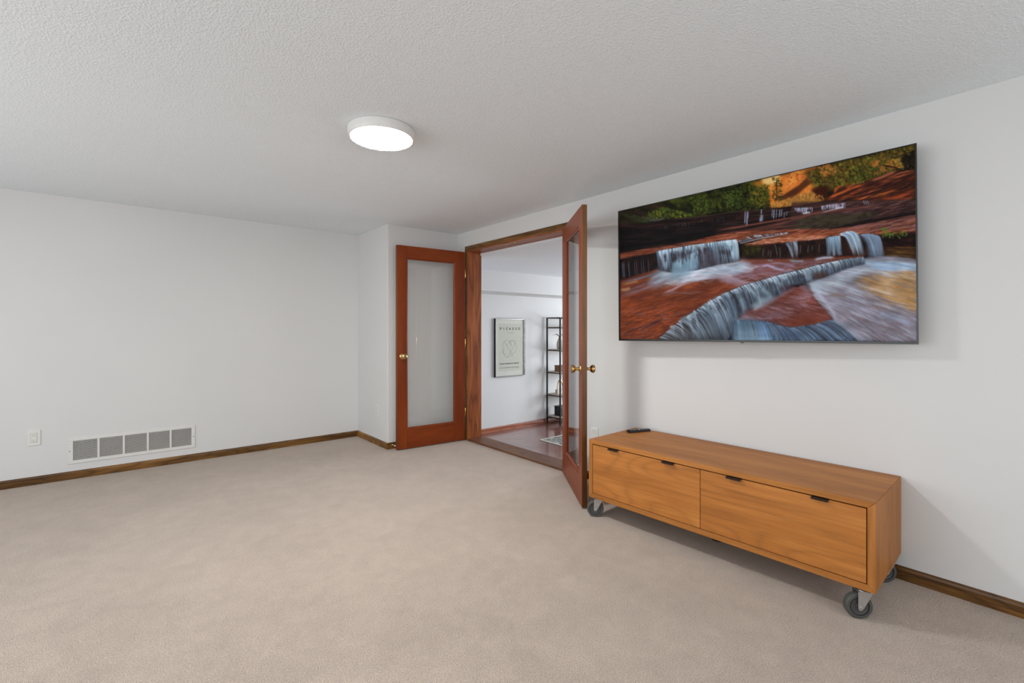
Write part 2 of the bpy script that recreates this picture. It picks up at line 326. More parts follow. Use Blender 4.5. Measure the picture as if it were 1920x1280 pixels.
# ------------------------------------------------------------------ glazed doors (each swings as one thing)
def door(name, label, hinge, ang, W, y0, y1, vis):
    """local x runs from the free edge (-W) to the hinge edge (0); leaf between y0 and y1; vis = side seen from the room"""
    t = thing(name, label, 'door', (hinge[0], hinge[1], 0), ang, kind='structure')
    st, z0, z1, gb, gt = .104, .010, 2.035, .202, 1.916
    def stile(a, b, edge):
        bm = bmesh.new(); fs = box(bm, a, b, y0, y1, z0, z1)
        for f in fs:
            if abs(f.calc_center_median().x - edge) < 1e-5: f.material_index = 1
        bmesh.ops.bevel(bm, geom=list(bm.edges), offset=.0015, segments=1, affect='EDGES'); return bm
    new_mesh('stile', stile(-W, -W + st, -W), [M['door_z'], M['door_edge']], t)
    new_mesh('stile', stile(-st - .012, 0, 0), [M['door_z'], M['door_edge']], t)
    new_mesh('top_rail', B(-W + st, -st - .012, y0 + .0006, y1 - .0006, gt, z1), M['door_x'], t)
    new_mesh('bottom_rail', B(-W + st, -st - .012, y0 + .0006, y1 - .0006, z0, gb), M['door_x'], t)
    # glazing bead: sloped sticking round the pane, both faces
    bm = bmesh.new(); a, b = -W + st, -st - .012; ym = (y0 + y1) / 2
    for s, yf in ((-1, y0), (1, y1)):
        outer = [(a, gb), (b, gb), (b, gt), (a, gt)]; w = .014
        loops = []
        for inset, y in ((0, yf - s * .0030), (.005, yf - s * .0045), (.0065, yf - s * .008), (w, yf - s * .013), (w, ym + s * .002)):
            loops.append([bm.verts.new((x + (inset if x == a else -inset), y, z + (inset if z == gb else -inset))) for x, z in outer])
        for p, q in zip(loops, loops[1:]):
            for i in range(4): bm.faces.new((p[i], p[(i + 1) % 4], q[(i + 1) % 4], q[i]))
    bmesh.ops.recalc_face_normals(bm, faces=bm.faces)
    new_mesh('glazing_bead', bm, M['door_z'], t)
    new_mesh('pane', B(a + .010, b - .010, ym - .0015, ym + .0015, gb + .010, gt - .010), M['glass'], t)
    kx, kz = -W + .056, .932
    for s, yf in ((-1, y0), (1, y1)):
        bm = bmesh.new(); Mx = Matrix.Translation((kx, yf, kz)) @ Matrix.Rotation(PI / 2 * (1 if s < 0 else -1), 4, 'X')
        lathe(bm, [(0, 0), (.031, 0), (.032, .002), (.030, .006), (.020, .009), (.0125, .012), (.010, .018), (.0095, .028), (.012, .034)], Mx, 32)
        k = new_mesh('knob_rose', bm, M['brass'], t, smooth=True)
        bm = bmesh.new(); lathe(bm, [(.0115, .032), (.019, .036), (.026, .044), (.0285, .053), (.0265, .061), (.019, .066), (.010, .0675), (0, .068)], Mx, 32)
        new_mesh('knob', bm, M['brass'], k, smooth=True)
    # hinges at the pivot edge
    hy = y0 if vis < 0 else y0
    for hz in (.308, 1.051, 1.80):
        bm = bmesh.new(); lathe(bm, [(0, -.047), (.003, -.046), (.0052, -.042), (.0052, .042), (.003, .046), (0, .047)], Matrix.Translation((.0085, y0 - .001 if vis < 0 else y0 - .004, hz)), 14)
        box(bm, -.0005, .0022, y0 + .001, y1 - .003, hz - .044, hz + .044)
        new_mesh('hinge', bm, M['brass'], t, smooth=True)
    return t
dL = door('door_1', 'reddish-brown full-glass door folded back against the boxed-out corner', (2.8464, 4.1823), math.radians(-4.70), .765, 0, .035, -1)
dR = door('door_2', 'reddish-brown full-glass door standing open beside the television, seen nearly edge-on', (2.8223, 2.7060), math.radians(53.38), .780, -.035, 0, 1)
new_mesh('top_catch', B(-.765 + .035, -.765 + .060, .010, .025, 2.035, 2.039, bev=.001, seg=1), M['brass'], dL)
# door stop on the alcove baseboard
t = thing('door_stop', 'small spring door stop on the baseboard behind the left-hand glazed door', 'door stop', (2.092, AY - .0125, .040))
bm = bmesh.new(); Mx = Matrix.Rotation(PI / 2, 4, 'X')
lathe(bm, [(0, 0), (.011, 0), (.011, .003), (.006, .005)], Mx, 18); new_mesh('base', bm, M['brass'], t, smooth=True)
bm = bmesh.new(); tube(bm, [(.0045 * math.cos(k * .9), -.004 - k * .00062, .0045 * math.sin(k * .9)) for k in range(80)], .0011, 5); new_mesh('spring', bm, M['chrome'], t, smooth=True)
bm = bmesh.new(); lathe(bm, [(0, .053), (.007, .053), (.0075, .060), (.006, .066), (0, .067)], Mx, 18); new_mesh('tip', bm, M['white_plastic'], t, smooth=True)
# ------------------------------------------------------------------ television
def paint_screen():
    """Flat picture shown on the television: stepped waterfalls over red rock, painted stroke by stroke."""
    K = 0.64                                   # canvas pixels per drawing unit
    CW, CH = 1199, 820
    rs = np.random.RandomState(7)
    yy, xx = np.mgrid[0:CH, 0:CW].astype(np.float32)
    X = xx / K; Y = yy / K
    img = np.zeros((CH, CW, 3), np.float32)
    def vn(x, y, seed):
        xi = np.floor(x).astype(np.int64); yi = np.floor(y).astype(np.int64)
        fx = x - xi; fy = y - yi
        fx = fx * fx * (3 - 2 * fx); fy = fy * fy * (3 - 2 * fy)
        def h(a, b):
            n = (a * 374761393 + b * 668265263 + seed * 69069) & 0xffffffff
            n = ((n ^ (n >> 13)) * 1274126177) & 0xffffffff
            return ((n ^ (n >> 16)) & 0xffff) / 65535.0
        return ((h(xi, yi) * (1 - fx) + h(xi + 1, yi) * fx) * (1 - fy) + (h(xi, yi + 1) * (1 - fx) + h(xi + 1, yi + 1) * fx) * fy)
    Xh, Yh = X[::2, ::2], Y[::2, ::2]
    def fbm(sx, sy, ang=0., o=4, seed=0):
        c, s = math.cos(ang), math.sin(ang)
        u = (Xh * c + Yh * s) / sx; v = (-Xh * s + Yh * c) / sy
        a = 0; w = .5; t = 0
        for k in range(o):
            a = a + w * vn(u * 2 ** k + 17 * k, v * 2 ** k + 31 * k, seed + k); t += w; w *= .5
        a = np.repeat(np.repeat(a / t, 2, 0), 2, 1)[:CH, :CW]
        return (a + np.roll(a, 1, 0) + np.roll(a, 1, 1) + np.roll(a, (1, 1), (0, 1))) / 4
    def inside(P, x, y):
        r = np.zeros(x.shape, bool); n = len(P)
        for i in range(n):
            x1, y1 = P[i]; x2, y2 = P[(i + 1) % n]
            if y1 == y2: continue
            c = ((y1 > y) != (y2 > y)) & (x < (x2 - x1) * (y - y1) / (y2 - y1) + x1)
            r ^= c
        return r
    def box(a, r, ax):
        if r < 1: return a
        p = np.pad(a, [(r + 1, r) if i == ax else (0, 0) for i in range(2)], mode='edge').cumsum(ax)
        n = a.shape[ax]
        sl = lambda q, m: q[m:m + n] if ax == 0 else q[:, m:m + n]
        return (sl(p, 2 * r + 1) - sl(p, 0)) / (2 * r + 1)
    def blur(a, r):
        r = int(round(r * K))
        for _ in range(2):
            a = box(box(a, r, 0), r, 1)
        return a
    def C(*c): return np.array(c, np.float32) / 255.
    def fill(P, col, soft=3, a=1., col2=None, n=None):
        Q = np.array(P, float) * K; g = int(soft * K * 4) + 3
        x0 = max(int(Q[:, 0].min()) - g, 0); x1 = min(int(Q[:, 0].max()) + g, CW); y0 = max(int(Q[:, 1].min()) - g, 0); y1 = min(int(Q[:, 1].max()) + g, CH)
        sl = (slice(y0, y1), slice(x0, x1))
        m = blur(inside(P, X[sl], Y[sl]).astype(np.float32), soft)[..., None] * a
        c = C(*col)
        if col2 is not None:
            k = np.clip((n[sl] - .5) * 2.4 + .5, 0, 1)[..., None]
            c = C(*col) * (1 - k) + C(*col2) * k
        img[sl] = img[sl] * (1 - m) + c * m
    def stroke(pts, w, col, a, taper=1):
        """soft curved brush mark through pts (drawing units)"""
        pts = np.array(pts, np.float32) * K; w = max(w * K, .5)
        if len(pts) == 3 and taper != 9:
            p0, p1, p2 = pts; pts = np.array([p0, p0 * .5625 + p1 * .5 - p2 * .0625 + (p1 - (p0 + p2) / 2) * .125, p1, p2 * .5625 + p1 * .5 - p0 * .0625 + (p1 - (p0 + p2) / 2) * .125, p2], np.float32)
        R = int(math.ceil(w * 2)); x0 = max(int(pts[:, 0].min()) - R, 0); x1 = min(int(pts[:, 0].max()) + R + 1, CW); y0 = max(int(pts[:, 1].min()) - R, 0); y1 = min(int(pts[:, 1].max()) + R + 1, CH)
        if x1 <= x0 or y1 <= y0: return
        gx = xx[y0:y1, x0:x1]; gy = yy[y0:y1, x0:x1]
        best = None; n = len(pts) - 1
        for i in range(n):
            (ax, ay), (bx, by) = pts[i], pts[i + 1]; dx = bx - ax; dy = by - ay; q = dx * dx + dy * dy + 1e-6
            t = np.clip(((gx - ax) * dx + (gy - ay) * dy) / q, 0, 1)
            d = (gx - ax - t * dx) ** 2 + (gy - ay - t * dy) ** 2; t = (t + i) / n
            if best is None: best, T = d, t
            else:
                k = d < best; best = np.where(k, d, best); T = np.where(k, t, T)
        tw = np.minimum(1, np.minimum(T, 1 - T) * 4 + .15) if taper == 1 else (1 - .85 * T if taper == 2 else 1)
        m = (np.exp(-best / (w * w)) * tw * a)[..., None]
        s = img[y0:y1, x0:x1]; s[:] = s * (1 - m) + col * m
    def scatter(P, n, ang, L, w, cols, a=.7, dang=.15, curve=0.):
        P = np.array(P, float); lo = P.min(0); hi = P.max(0); k = 0; tries = 0
        while k < n and tries < n * 12:
            tries += 1
            x = rs.uniform(lo[0], hi[0]); y = rs.uniform(lo[1], hi[1])
            if not inside(P, np.array([x]), np.array([y]))[0]: continue
            k += 1
            th = (ang(x, y) if callable(ang) else ang) + rs.normal() * dang
            l = L * rs.uniform(.5, 1.5) / 2; dx, dy = math.cos(th) * l, math.sin(th) * l
            b = curve * rs.normal() * l
            c = C(*cols[rs.randint(len(cols))]) * rs.uniform(.85, 1.15)
            stroke([(x - dx, y - dy), (x - b * math.sin(th), y + b * math.cos(th)), (x + dx, y + dy)], w * rs.uniform(.6, 1.4), np.clip(c, 0, 1), a * rs.uniform(.5, 1))
    def ip(P, x):
        P = np.array(P, float); return np.interp(x, P[:, 0], P[:, 1])
    def fall(top, bot, n, w, cols, a=.6, bend=.0, a0=0, a1=1, taper=2):
        """threads of water from a lip (top) to its foot (bot); both polylines run the same way"""
        top = np.array(top, float); bot = np.array(bot, float)
        def at(P, s):
            d = np.r_[0, np.cumsum(np.hypot(*np.diff(P, axis=0).T))]; d /= d[-1]
            return np.array([np.interp(s, d, P[:, 0]), np.interp(s, d, P[:, 1])])
        for _ in range(n):
            s = rs.uniform(a0, a1); p = at(top, s); q = at(bot, np.clip(s + rs.normal() * .006, 0, 1))
            q = p + (q - p) * rs.uniform(.6, 1.05)
            pts = []
            for t in np.linspace(0, 1, 7):
                pts.append((p[0] + (q[0] - p[0]) * (t ** (1 - bend) if bend else t), p[1] + (q[1] - p[1]) * (t ** (1 + bend))))
            c = C(*cols[rs.randint(len(cols))]) * rs.uniform(.9, 1.1)
            stroke(pts, w * rs.uniform(.4, 1.5), np.clip(c, 0, 1), a * rs.uniform(.35, 1), taper)
    # ---------- woods and far cliff
    fill([(0, 0), (1873, 0), (1873, 700), (0, 700)], (26, 20, 12), 1, 1, (14, 13, 8), fbm(60, 60, 0, 4, 3))
    F = fbm(38, 30, 0, 5, 11)
    fill([(200, 380), (560, 300), (880, 250), (960, 300), (940, 430), (520, 480), (240, 500)], (22, 26, 8), 14, 1, (74, 78, 20), F)
    fill([(840, 290), (1230, 180), (1240, 330), (1200, 400), (950, 430), (940, 330)], (206, 104, 30), 10, 1, (240, 140, 48), fbm(40, 60, .9, 4, 5))
    fill([(900, 262), (1010, 236), (1010, 285), (920, 300)], (240, 190, 110), 8)
    fill([(1080, 215), (1240, 190), (1220, 260), (1120, 330), (1010, 365), (1040, 290)], (226, 112, 34), 8, .8, (246, 150, 60), fbm(30, 14, -.8, 4, 8))
    fill([(1000, 375), (1040, 350), (1120, 300), (1180, 240), (1230, 210), (1240, 250), (1140, 330), (1080, 380), (1000, 400)], (92, 44, 20), 5)
    fill([(1000, 398), (1100, 360), (1200, 330), (1290, 380), (1230, 400), (1100, 420), (950, 430)], (160, 100, 42), 8, .9, (214, 128, 50), fbm(14, 14, 0, 3, 9))
    fill([(1150, 215), (1810, 50), (1810, 200), (1520, 290), (1300, 330), (1230, 330), (1180, 270)], (66, 52, 18), 12, 1, (112, 84, 24), F)
    fill([(1190, 320), (1300, 290), (1290, 385), (1230, 385)], (58, 22, 10), 10)
    # right hand slope of lit sandstone
    fill([(1280, 390), (1350, 310), (1480, 270), (1700, 200), (1810, 205), (1810, 400), (1500, 395)], (82, 36, 18), 5, 1, (46, 22, 16), fbm(90, 12, -.35, 4, 12))
    for pts, w, c in [([(1285, 380), (1400, 330), (1500, 295)], 8, (214, 92, 36)), ([(1340, 395), (1420, 355), (1520, 310)], 9, (204, 86, 36)),
                      ([(1540, 275), (1620, 245), (1700, 210)], 9, (190, 100, 70)), ([(1430, 385), (1560, 362), (1700, 322)], 8, (220, 104, 38)),
                      ([(1610, 385), (1700, 372), (1808, 330)], 15, (206, 82, 34)), ([(1620, 388), (1720, 385), (1808, 352)], 7, (190, 80, 40)),
                      ([(1600, 290), (1700, 250), (1808, 215)], 7, (150, 72, 44)), ([(1640, 262), (1720, 225), (1808, 208)], 5, (176, 90, 56)),
                      ([(1400, 372), (1500, 352), (1600, 318)], 5, (150, 60, 28)), ([(1330, 345), (1350, 310), (1380, 300)], 8, (190, 84, 30)),
                      ([(1400, 330), (1440, 290), (1480, 280)], 12, (168, 76, 26))]:
        stroke(pts, w, C(*c), .85)
    scatter([(1300, 390), (1480, 290), (1808, 205), (1808, 395)], 260, -.33, 60, 2.2, [(104, 46, 24), (38, 18, 18), (150, 72, 38), (28, 16, 22), (70, 32, 20), (50, 24, 26)], .65, .08)
    # foliage dabs
    G1 = [(38, 44, 12), (64, 70, 20), (98, 100, 30), (22, 24, 9), (12, 12, 7), (14, 14, 7), (54, 58, 18)]
    scatter([(480, 360), (700, 310), (940, 300), (950, 430), (700, 455), (500, 475)], 900, 0, 12, 5, G1, .75, 2)
    scatter([(690, 330), (780, 330), (790, 430), (690, 430)], 110, 0, 10, 5, [(104, 120, 36), (78, 100, 30), (60, 88, 30)], .6, 2)
    scatter([(490, 370), (620, 380), (620, 460), (500, 465)], 120, 0, 10, 5, [(70, 90, 20), (96, 112, 30), (40, 56, 14)], .7, 2)
    scatter([(820, 290), (950, 290), (950, 420), (850, 430)], 180, 0, 12, 5, [(120, 110, 24), (84, 88, 18), (140, 96, 28), (50, 60, 12)], .7, 2)
    G2 = [(96, 88, 22), (132, 112, 30), (60, 62, 16), (44, 34, 12), (150, 92, 30), (84, 56, 20), (30, 30, 12), (120, 120, 34)]
    scatter([(1190, 210), (1810, 55), (1810, 190), (1680, 205), (1480, 290), (1360, 305), (1200, 300)], 1500, 0, 13, 5, G2, .75, 2)
    scatter([(1450, 200), (1810, 110), (1800, 190), (1640, 230), (1480, 285), (1440, 290)], 350, 0, 12, 4, [(70, 84, 22), (110, 120, 34), (36, 44, 14)], .7, 2)
    scatter([(1240, 190), (1340, 165), (1340, 230), (1260, 245)], 60, 0, 12, 6, [(226, 120, 44), (206, 130, 50)], .7, 2)
    scatter([(1550, 160), (1600, 150), (1590, 190), (1555, 190)], 20, 0, 12, 6, [(216, 120, 44)], .7, 2)
    scatter([(1640, 150), (1720, 140), (1740, 190), (1660, 205), (1560, 240), (1600, 200)], 110, 0, 12, 5, [(222, 100, 40), (206, 130, 50), (170, 110, 40)], .65, 2)
    scatter([(1730, 120), (1810, 90), (1810, 205), (1740, 205)], 160, 0, 12, 7, [(14, 10, 10), (20, 16, 10), (44, 22, 14)], .8, 2)
    stroke([(1610, 180), (1680, 190), (1745, 215)], 4, C(18, 12, 10), .9)
    scatter([(950, 400), (1200, 340), (1290, 375), (1230, 405), (960, 430)], 340, -1.3, 14, 3, [(226, 150, 62), (150, 110, 44), (200, 116, 44), (110, 92, 34)], .7, .5)
    stroke([(990, 250), (992, 330), (988, 400)], 3.5, C(60, 44, 16), .9)
    scatter([(965, 255), (1020, 255), (1025, 390), (970, 390)], 110, 0, 16, 3.5, [(70, 60, 18), (110, 84, 26), (50, 44, 14)], .75, .5)
    scatter([(1040, 230), (1240, 190), (1200, 260), (1060, 300)], 60, 0, 12, 4, [(150, 70, 20), (170, 60, 30), (110, 80, 24)], .6, 2)
    for x, a_, b_ in [(540, 380, 465), (565, 370, 450), (690, 370, 455), (600, 390, 450)]:
        stroke([(x, a_), (x + 3, (a_ + b_) / 2), (x - 2, b_)], 3, C(40, 34, 18), .8)
    # left bank
    fill([(70, 455), (300, 400), (530, 480), (330, 505), (200, 520), (70, 540)], (30, 26, 12), 6, 1, (54, 40, 26), fbm(40, 20, .3, 4, 4))
    scatter([(240, 460), (330, 430), (430, 455), (530, 478), (440, 492), (320, 492), (250, 500)], 330, .25, 14, 4.5, [(96, 104, 24), (64, 84, 22), (130, 128, 30), (44, 58, 20), (24, 28, 14)], .75, .6)
    scatter([(90, 470), (240, 490), (330, 500), (240, 520), (180, 520)], 150, .3, 14, 4, [(48, 62, 24), (34, 44, 20), (70, 60, 40)], .7, .5)
    stroke([(240, 500), (300, 505), (335, 492)], 5, C(96, 92, 96), .7)
    # ---------- dark ledge behind
    led = [(70, 525), (200, 530), (330, 505), (540, 482), (800, 448), (1000, 436), (1240, 402), (1420, 388), (1600, 392), (1808, 380), (1808, 560), (1500, 600), (1000, 600), (760, 640), (520, 660), (70, 730)]
    fill(led, (18, 12, 13), 2, 1, (46, 26, 22), fbm(160, 14, -.12, 5, 21))
    ang = lambda x, y: -.09 - .16 * np.clip((x - 700) / 900, 0, 1)
    scatter(led, 900, ang, 110, 2.4, [(12, 9, 10), (58, 32, 26), (30, 20, 22), (84, 44, 34), (16, 12, 14), (50, 40, 36)], .6, .05)
    fill([(1080, 400), (1420, 390), (1808, 385), (1808, 520), (1500, 560), (1090, 560), (820, 575), (900, 540), (1070, 505)], (60, 36, 34), 5, .75, (100, 62, 54), fbm(120, 9, -.2, 5, 22))
    scatter([(1300, 420), (1808, 385), (1808, 530), (1500, 560), (1300, 560)], 650, -.22, 90, 2.5, [(34, 20, 26), (120, 78, 74), (84, 48, 40), (24, 14, 18), (132, 88, 84), (60, 34, 30)], .6, .06)
    fill([(1085, 530), (1130, 500), (1260, 470), (1420, 470), (1560, 450), (1600, 470), (1430, 530), (1300, 556), (1100, 560)], (46, 38, 28), 5, .9, (70, 60, 44), fbm(30, 14, -.2, 4, 23))
    fill([(1300, 556), (1450, 520), (1808, 452), (1808, 480), (1600, 520), (1420, 560)], (18, 12, 14), 5, .9)
    for pts, w, c, a in [([(80, 600), (250, 580), (420, 560), (640, 535)], 4, (104, 50, 36), .7), ([(200, 578), (330, 572)], 5, (130, 62, 40), .6),
                         ([(620, 570), (800, 540), (1000, 505), (1140, 480)], 6, (140, 74, 56), .85), ([(640, 590), (820, 565), (1010, 525), (1080, 508)], 5, (120, 62, 48), .8),
                         ([(1080, 505), (1200, 468), (1400, 440), (1620, 415)], 5, (122, 66, 50), .8), ([(780, 585), (900, 560), (1060, 540)], 5, (116, 60, 44), .8),
                         ([(1000, 470), (1200, 430), (1400, 405)], 4, (110, 70, 60), .6), ([(800, 480), (1000, 470), (1070, 458)], 3, (70, 54, 40), .6)]:
        stroke(pts, w, C(*c), a)
    stroke([(330, 508), (600, 478), (800, 450), (1000, 437)], 2.2, C(96, 80, 50), .6)
    scatter([(70, 560), (300, 545), (620, 520), (640, 600), (300, 650), (70, 690)], 260, -.09, 120, 5, [(8, 7, 8), (16, 12, 14), (34, 22, 24)], .65, .04)
    # threads of water on the far ledge
    WC = [(180, 176, 196), (130, 136, 160), (200, 198, 214)]
    for x, y0, y1, w, a in [(806, 448, 530, 3.5, .8), (818, 448, 540, 4, .85), (824, 450, 500, 3, .7), (902, 440, 470, 4, .8), (903, 470, 515, 9, .75), (895, 490, 515, 5, .6), (965, 438, 490, 3, .7), (975, 440, 500, 4, .85), (990, 438, 495, 3, .7), (1008, 440, 490, 3.5, .8), (1020, 438, 485, 4, .7), (1036, 455, 495, 3, .6), (1050, 450, 480, 2.5, .6), (1150, 430, 462, 4, .7), (1165, 430, 468, 5, .7)]:
        stroke([(x, y0), (x - 1, (y0 + y1) / 2), (x - 3, y1)], w, C(150, 156, 180), a)
    for k in range(44):
        x = rs.uniform(1095, 1200); y = ip([(1090, 432), (1200, 428)], x); stroke([(x, y), (x - 2, y + rs.uniform(8, 34))], 2.2, C(*WC[rs.randint(3)]), .6)
    for k in range(70):
        x = rs.uniform(1255, 1400); y = ip([(1255, 420), (1330, 408), (1400, 400)], x); stroke([(x, y), (x - 1, y + rs.uniform(10, 34))], 2.4, C(*WC[rs.randint(3)]), .55)
    stroke([(1140, 466), (1165, 462), (1190, 458)], 6, C(200, 196, 214), .8)
    stroke([(1255, 462), (1330, 440), (1400, 430)], 4, C(180, 160, 170), .7)
    stroke([(1330, 436), (1360, 430), (1385, 428)], 6, C(206, 200, 222), .7)
    for x in (1500, 1512, 1524): stroke([(x, 388), (x + 8, 412)], 3, C(170, 166, 176), .6)
    for k in range(50):
        x = rs.uniform(290, 760); y = ip([(290, 545), (760, 470)], x); stroke([(x, y), (x, y + rs.uniform(10, 36))], 1.3, C(90, 90, 90), .35)
    # ---------- red shelf above the left fall
    sh = [(78, 705), (200, 680), (420, 645), (560, 615), (650, 590), (780, 575), (1060, 560), (1300, 560), (1500, 540), (1808, 500), (1808, 590), (1620, 590), (1500, 590), (1270, 605), (1060, 590), (900, 605), (770, 635), (640, 640), (500, 660), (300, 695), (80, 735)]
    fill(sh, (120, 54, 34), 3, 1, (158, 82, 52), fbm(70, 10, -.12, 5, 31))
    scatter(sh, 620, ang, 70, 2.6, [(176, 96, 66), (90, 38, 26), (140, 62, 34), (60, 26, 22), (190, 120, 96), (160, 78, 40)], .55, .06)
    fill([(1300, 565), (1500, 530), (1810, 470), (1810, 540), (1560, 560), (1400, 575)], (120, 66, 44), 4, .75, (150, 84, 70), fbm(80, 8, -.2, 4, 33))
    scatter([(1400, 545), (1808, 480), (1808, 560), (1500, 570)], 260, -.2, 70, 2.6, [(150, 96, 96), (90, 48, 40), (176, 110, 100), (70, 36, 30), (160, 90, 50)], .6, .06)
    # dark under the red shelf, thin threads on the far left
    fill([(78, 735), (290, 698), (300, 790), (170, 845), (78, 868)], (26, 17, 17), 4, 1, (44, 26, 24), fbm(20, 40, 0, 3, 35))
    for x in [90, 98, 126, 160, 172, 200, 212, 240]:
        stroke([(x, 750 - (x - 80) * .15), (x + 3, 800), (x + 8, 850 - (x - 80) * .2)], 3.2 if x in (90, 98, 126) else 2, C(96, 100, 116), .7)
    # ---------- middle rock (mossy, overhung)
    fill([(778, 650), (1000, 632), (1270, 606), (1300, 600), (1640, 600), (1640, 715), (1300, 722), (1100, 740), (780, 738)], (24, 15, 14), 4, 1, (50, 26, 20), fbm(24, 40, 0, 4, 41))
    fill([(790, 648), (900, 650), (900, 700), (800, 720)], (74, 70, 20), 8, .8, (40, 34, 14), fbm(16, 12, 0, 4, 42))
    fill([(800, 650), (930, 612), (1060, 592), (1270, 590), (1280, 612), (1120, 628), (1000, 640), (860, 655)], (150, 70, 34), 4, .95, (188, 112, 76), fbm(40, 8, -.1, 4, 43))
    scatter([(800, 648), (930, 615), (1270, 592), (1270, 612), (1000, 636)], 160, -.1, 40, 2.6, [(196, 124, 90), (130, 52, 24), (214, 150, 130)], .6, .06)
    scatter([(800, 660), (1270, 625), (1270, 715), (800, 735)], 200, 1.4, 26, 2, [(14, 10, 10), (60, 34, 26), (44, 40, 20)], .5, .5)
    stroke([(765, 645), (800, 636), (900, 612), (1050, 588)], 3.4, C(196, 176, 180), .85)
    fall([(815, 608), (860, 596), (950, 590), (1055, 580)], [(845, 622), (880, 612), (970, 598), (1060, 586)], 110, 2.4, [(170, 190, 206), (90, 104, 120), (210, 220, 228), (40, 44, 54)], .8)
    fall([(765, 632), (830, 612)], [(775, 645), (850, 622)], 30, 3, [(120, 150, 170), (70, 84, 100)], .8)
    # threads on it
    for p in [[(972, 645), (985, 670), (993, 730)], [(1005, 655), (1010, 735)], [(1040, 640), (1062, 670), (1080, 728)], [(1050, 640), (1072, 675), (1085, 735)], [(1095, 640), (1108, 660), (1106, 730)], [(1085, 638), (1102, 655), (1108, 690)], [(912, 670), (906, 720)], [(940, 680), (938, 722)], [(955, 680), (951, 730)], [(1130, 650), (1124, 710)], [(1175, 650), (1170, 700)], [(1240, 640), (1236, 700)], [(1200, 650), (1196, 690)]]:
        stroke(p, 5 if 1030 < p[0][0] < 1100 else 2.4, C(140, 152, 164), .75 if 1030 < p[0][0] < 1100 else .45)
    fall([(1040, 638), (1110, 632)], [(1072, 735), (1112, 735)], 26, 3, [(170, 186, 196), (110, 120, 134)], .6, .3)
    # ---------- right falls
    fill([(1500, 590), (1620, 600), (1808, 575), (1808, 740), (1640, 730), (1560, 720)], (26, 14, 14), 6, 1, (60, 28, 20), fbm(50, 20, 0, 4, 51))
    fill([(1640, 672), (1808, 670), (1808, 722), (1640, 722)], (84, 48, 22), 6, .9, (50, 26, 16), fbm(60, 9, .05, 4, 52))
    scatter([(1640, 665), (1808, 665), (1808, 725), (1640, 722)], 90, .05, 60, 2.5, [(120, 66, 30), (40, 20, 14), (96, 80, 30)], .6, .08)
    BW = [(150, 178, 196), (110, 140, 160), (190, 210, 220), (90, 112, 132)]
    fall([(1278, 612), (1330, 604), (1360, 602)], [(1280, 715), (1330, 716), (1372, 712)], 80, 4, BW, .55)
    fill([(1282, 612), (1296, 610), (1304, 715), (1284, 715)], (130, 160, 184), 3, .5); fill([(1308, 610), (1320, 608), (1332, 715), (1318, 715)], (150, 176, 196), 3, .6); fill([(1338, 606), (1352, 604), (1372, 712), (1350, 712)], (120, 150, 176), 3, .5)
    fall([(1362, 590), (1400, 578), (1440, 574)], [(1440, 716), (1480, 716), (1508, 716)], 120, 4, [(140, 164, 184), (190, 206, 216), (90, 108, 128), (214, 226, 232)], .55, .45)
    fill([(1480, 592), (1520, 592), (1580, 640), (1618, 722), (1530, 722), (1520, 650)], (110, 128, 148), 10, .7)
    fall([(1484, 594), (1530, 590), (1580, 600)], [(1560, 722), (1592, 724), (1622, 722)], 130, 4.5, [(130, 154, 178), (100, 120, 142), (170, 188, 204), (84, 92, 110)], .5, .45)
    for k in range(90):
        x = rs.uniform(1610, 1760); y = 590 - (x - 1690) * .05 + rs.normal() * 9
        stroke([(x, y), (x + rs.normal() * 7, y + rs.normal() * 6)], 4, C(*[(110, 132, 40), (76, 104, 30), (140, 150, 60), (50, 76, 26)][rs.randint(4)]), .8)
    for k in range(26):
        x = rs.uniform(1598, 1640); y = 563 + rs.normal() * 5
        stroke([(x, y), (x + 5, y + rs.normal() * 4)], 3.5, C(90, 120, 36), .8)
    # ---------- middle pool
    pool = [(78, 860), (300, 790), (520, 770), (780, 735), (1100, 735), (1300, 722), (1500, 715), (1500, 740), (1200, 785), (1000, 835), (800, 895), (600, 985), (440, 1095), (290, 1205), (78, 1205)]
    fill(pool, (112, 50, 32), 5, 1, (140, 66, 38), fbm(120, 26, -.25, 5, 61))
    fill([(78, 980), (400, 960), (600, 985), (440, 1095), (290, 1205), (78, 1205)], (136, 58, 28), 20, .85, (168, 74, 34), fbm(60, 14, -.2, 5, 62))
    pa = lambda x, y: -.1 - .22 * np.clip((y - 860) / 200, 0, 1) - .15 * np.clip((500 - x) / 400, 0, 1)
    scatter([(78, 900), (600, 870), (900, 840), (600, 985), (440, 1095), (290, 1205), (78, 1205)], 1100, pa, 60, 3, [(150, 66, 34), (100, 42, 26), (176, 84, 44), (120, 60, 48), (128, 52, 26)], .4, .15)
    scatter([(78, 1040), (360, 1000), (430, 1050), (300, 1190), (78, 1200)], 260, -.3, 46, 3, [(190, 90, 50), (90, 42, 36), (120, 84, 84), (176, 76, 34)], .5, .15)
    for p in [[(110, 1165), (200, 1130), (330, 1085)], [(90, 1175), (150, 1150)], [(200, 1200), (260, 1180)], [(400, 1074), (440, 1062), (490, 1055)], [(180, 1150), (260, 1118), (330, 1080)]]:
        stroke(p, 4, C(70, 44, 50), .7)
    # mauve and foam
    fill([(600, 790), (800, 745), (1200, 738), (1320, 745), (1180, 785), (950, 830), (760, 880), (640, 850)], (132, 84, 88), 16, .8, (120, 58, 48), fbm(90, 14, -.08, 4, 63))
    scatter([(620, 790), (1300, 740), (1180, 785), (950, 835), (720, 880)], 420, -.06, 90, 4, [(150, 110, 120), (110, 56, 46), (176, 140, 156), (124, 66, 56)], .4, .15, .15)
    fill([(300, 800), (420, 790), (560, 775), (780, 745), (840, 770), (780, 800), (560, 830), (440, 860), (240, 900), (260, 850)], (178, 184, 186), 20, .95)
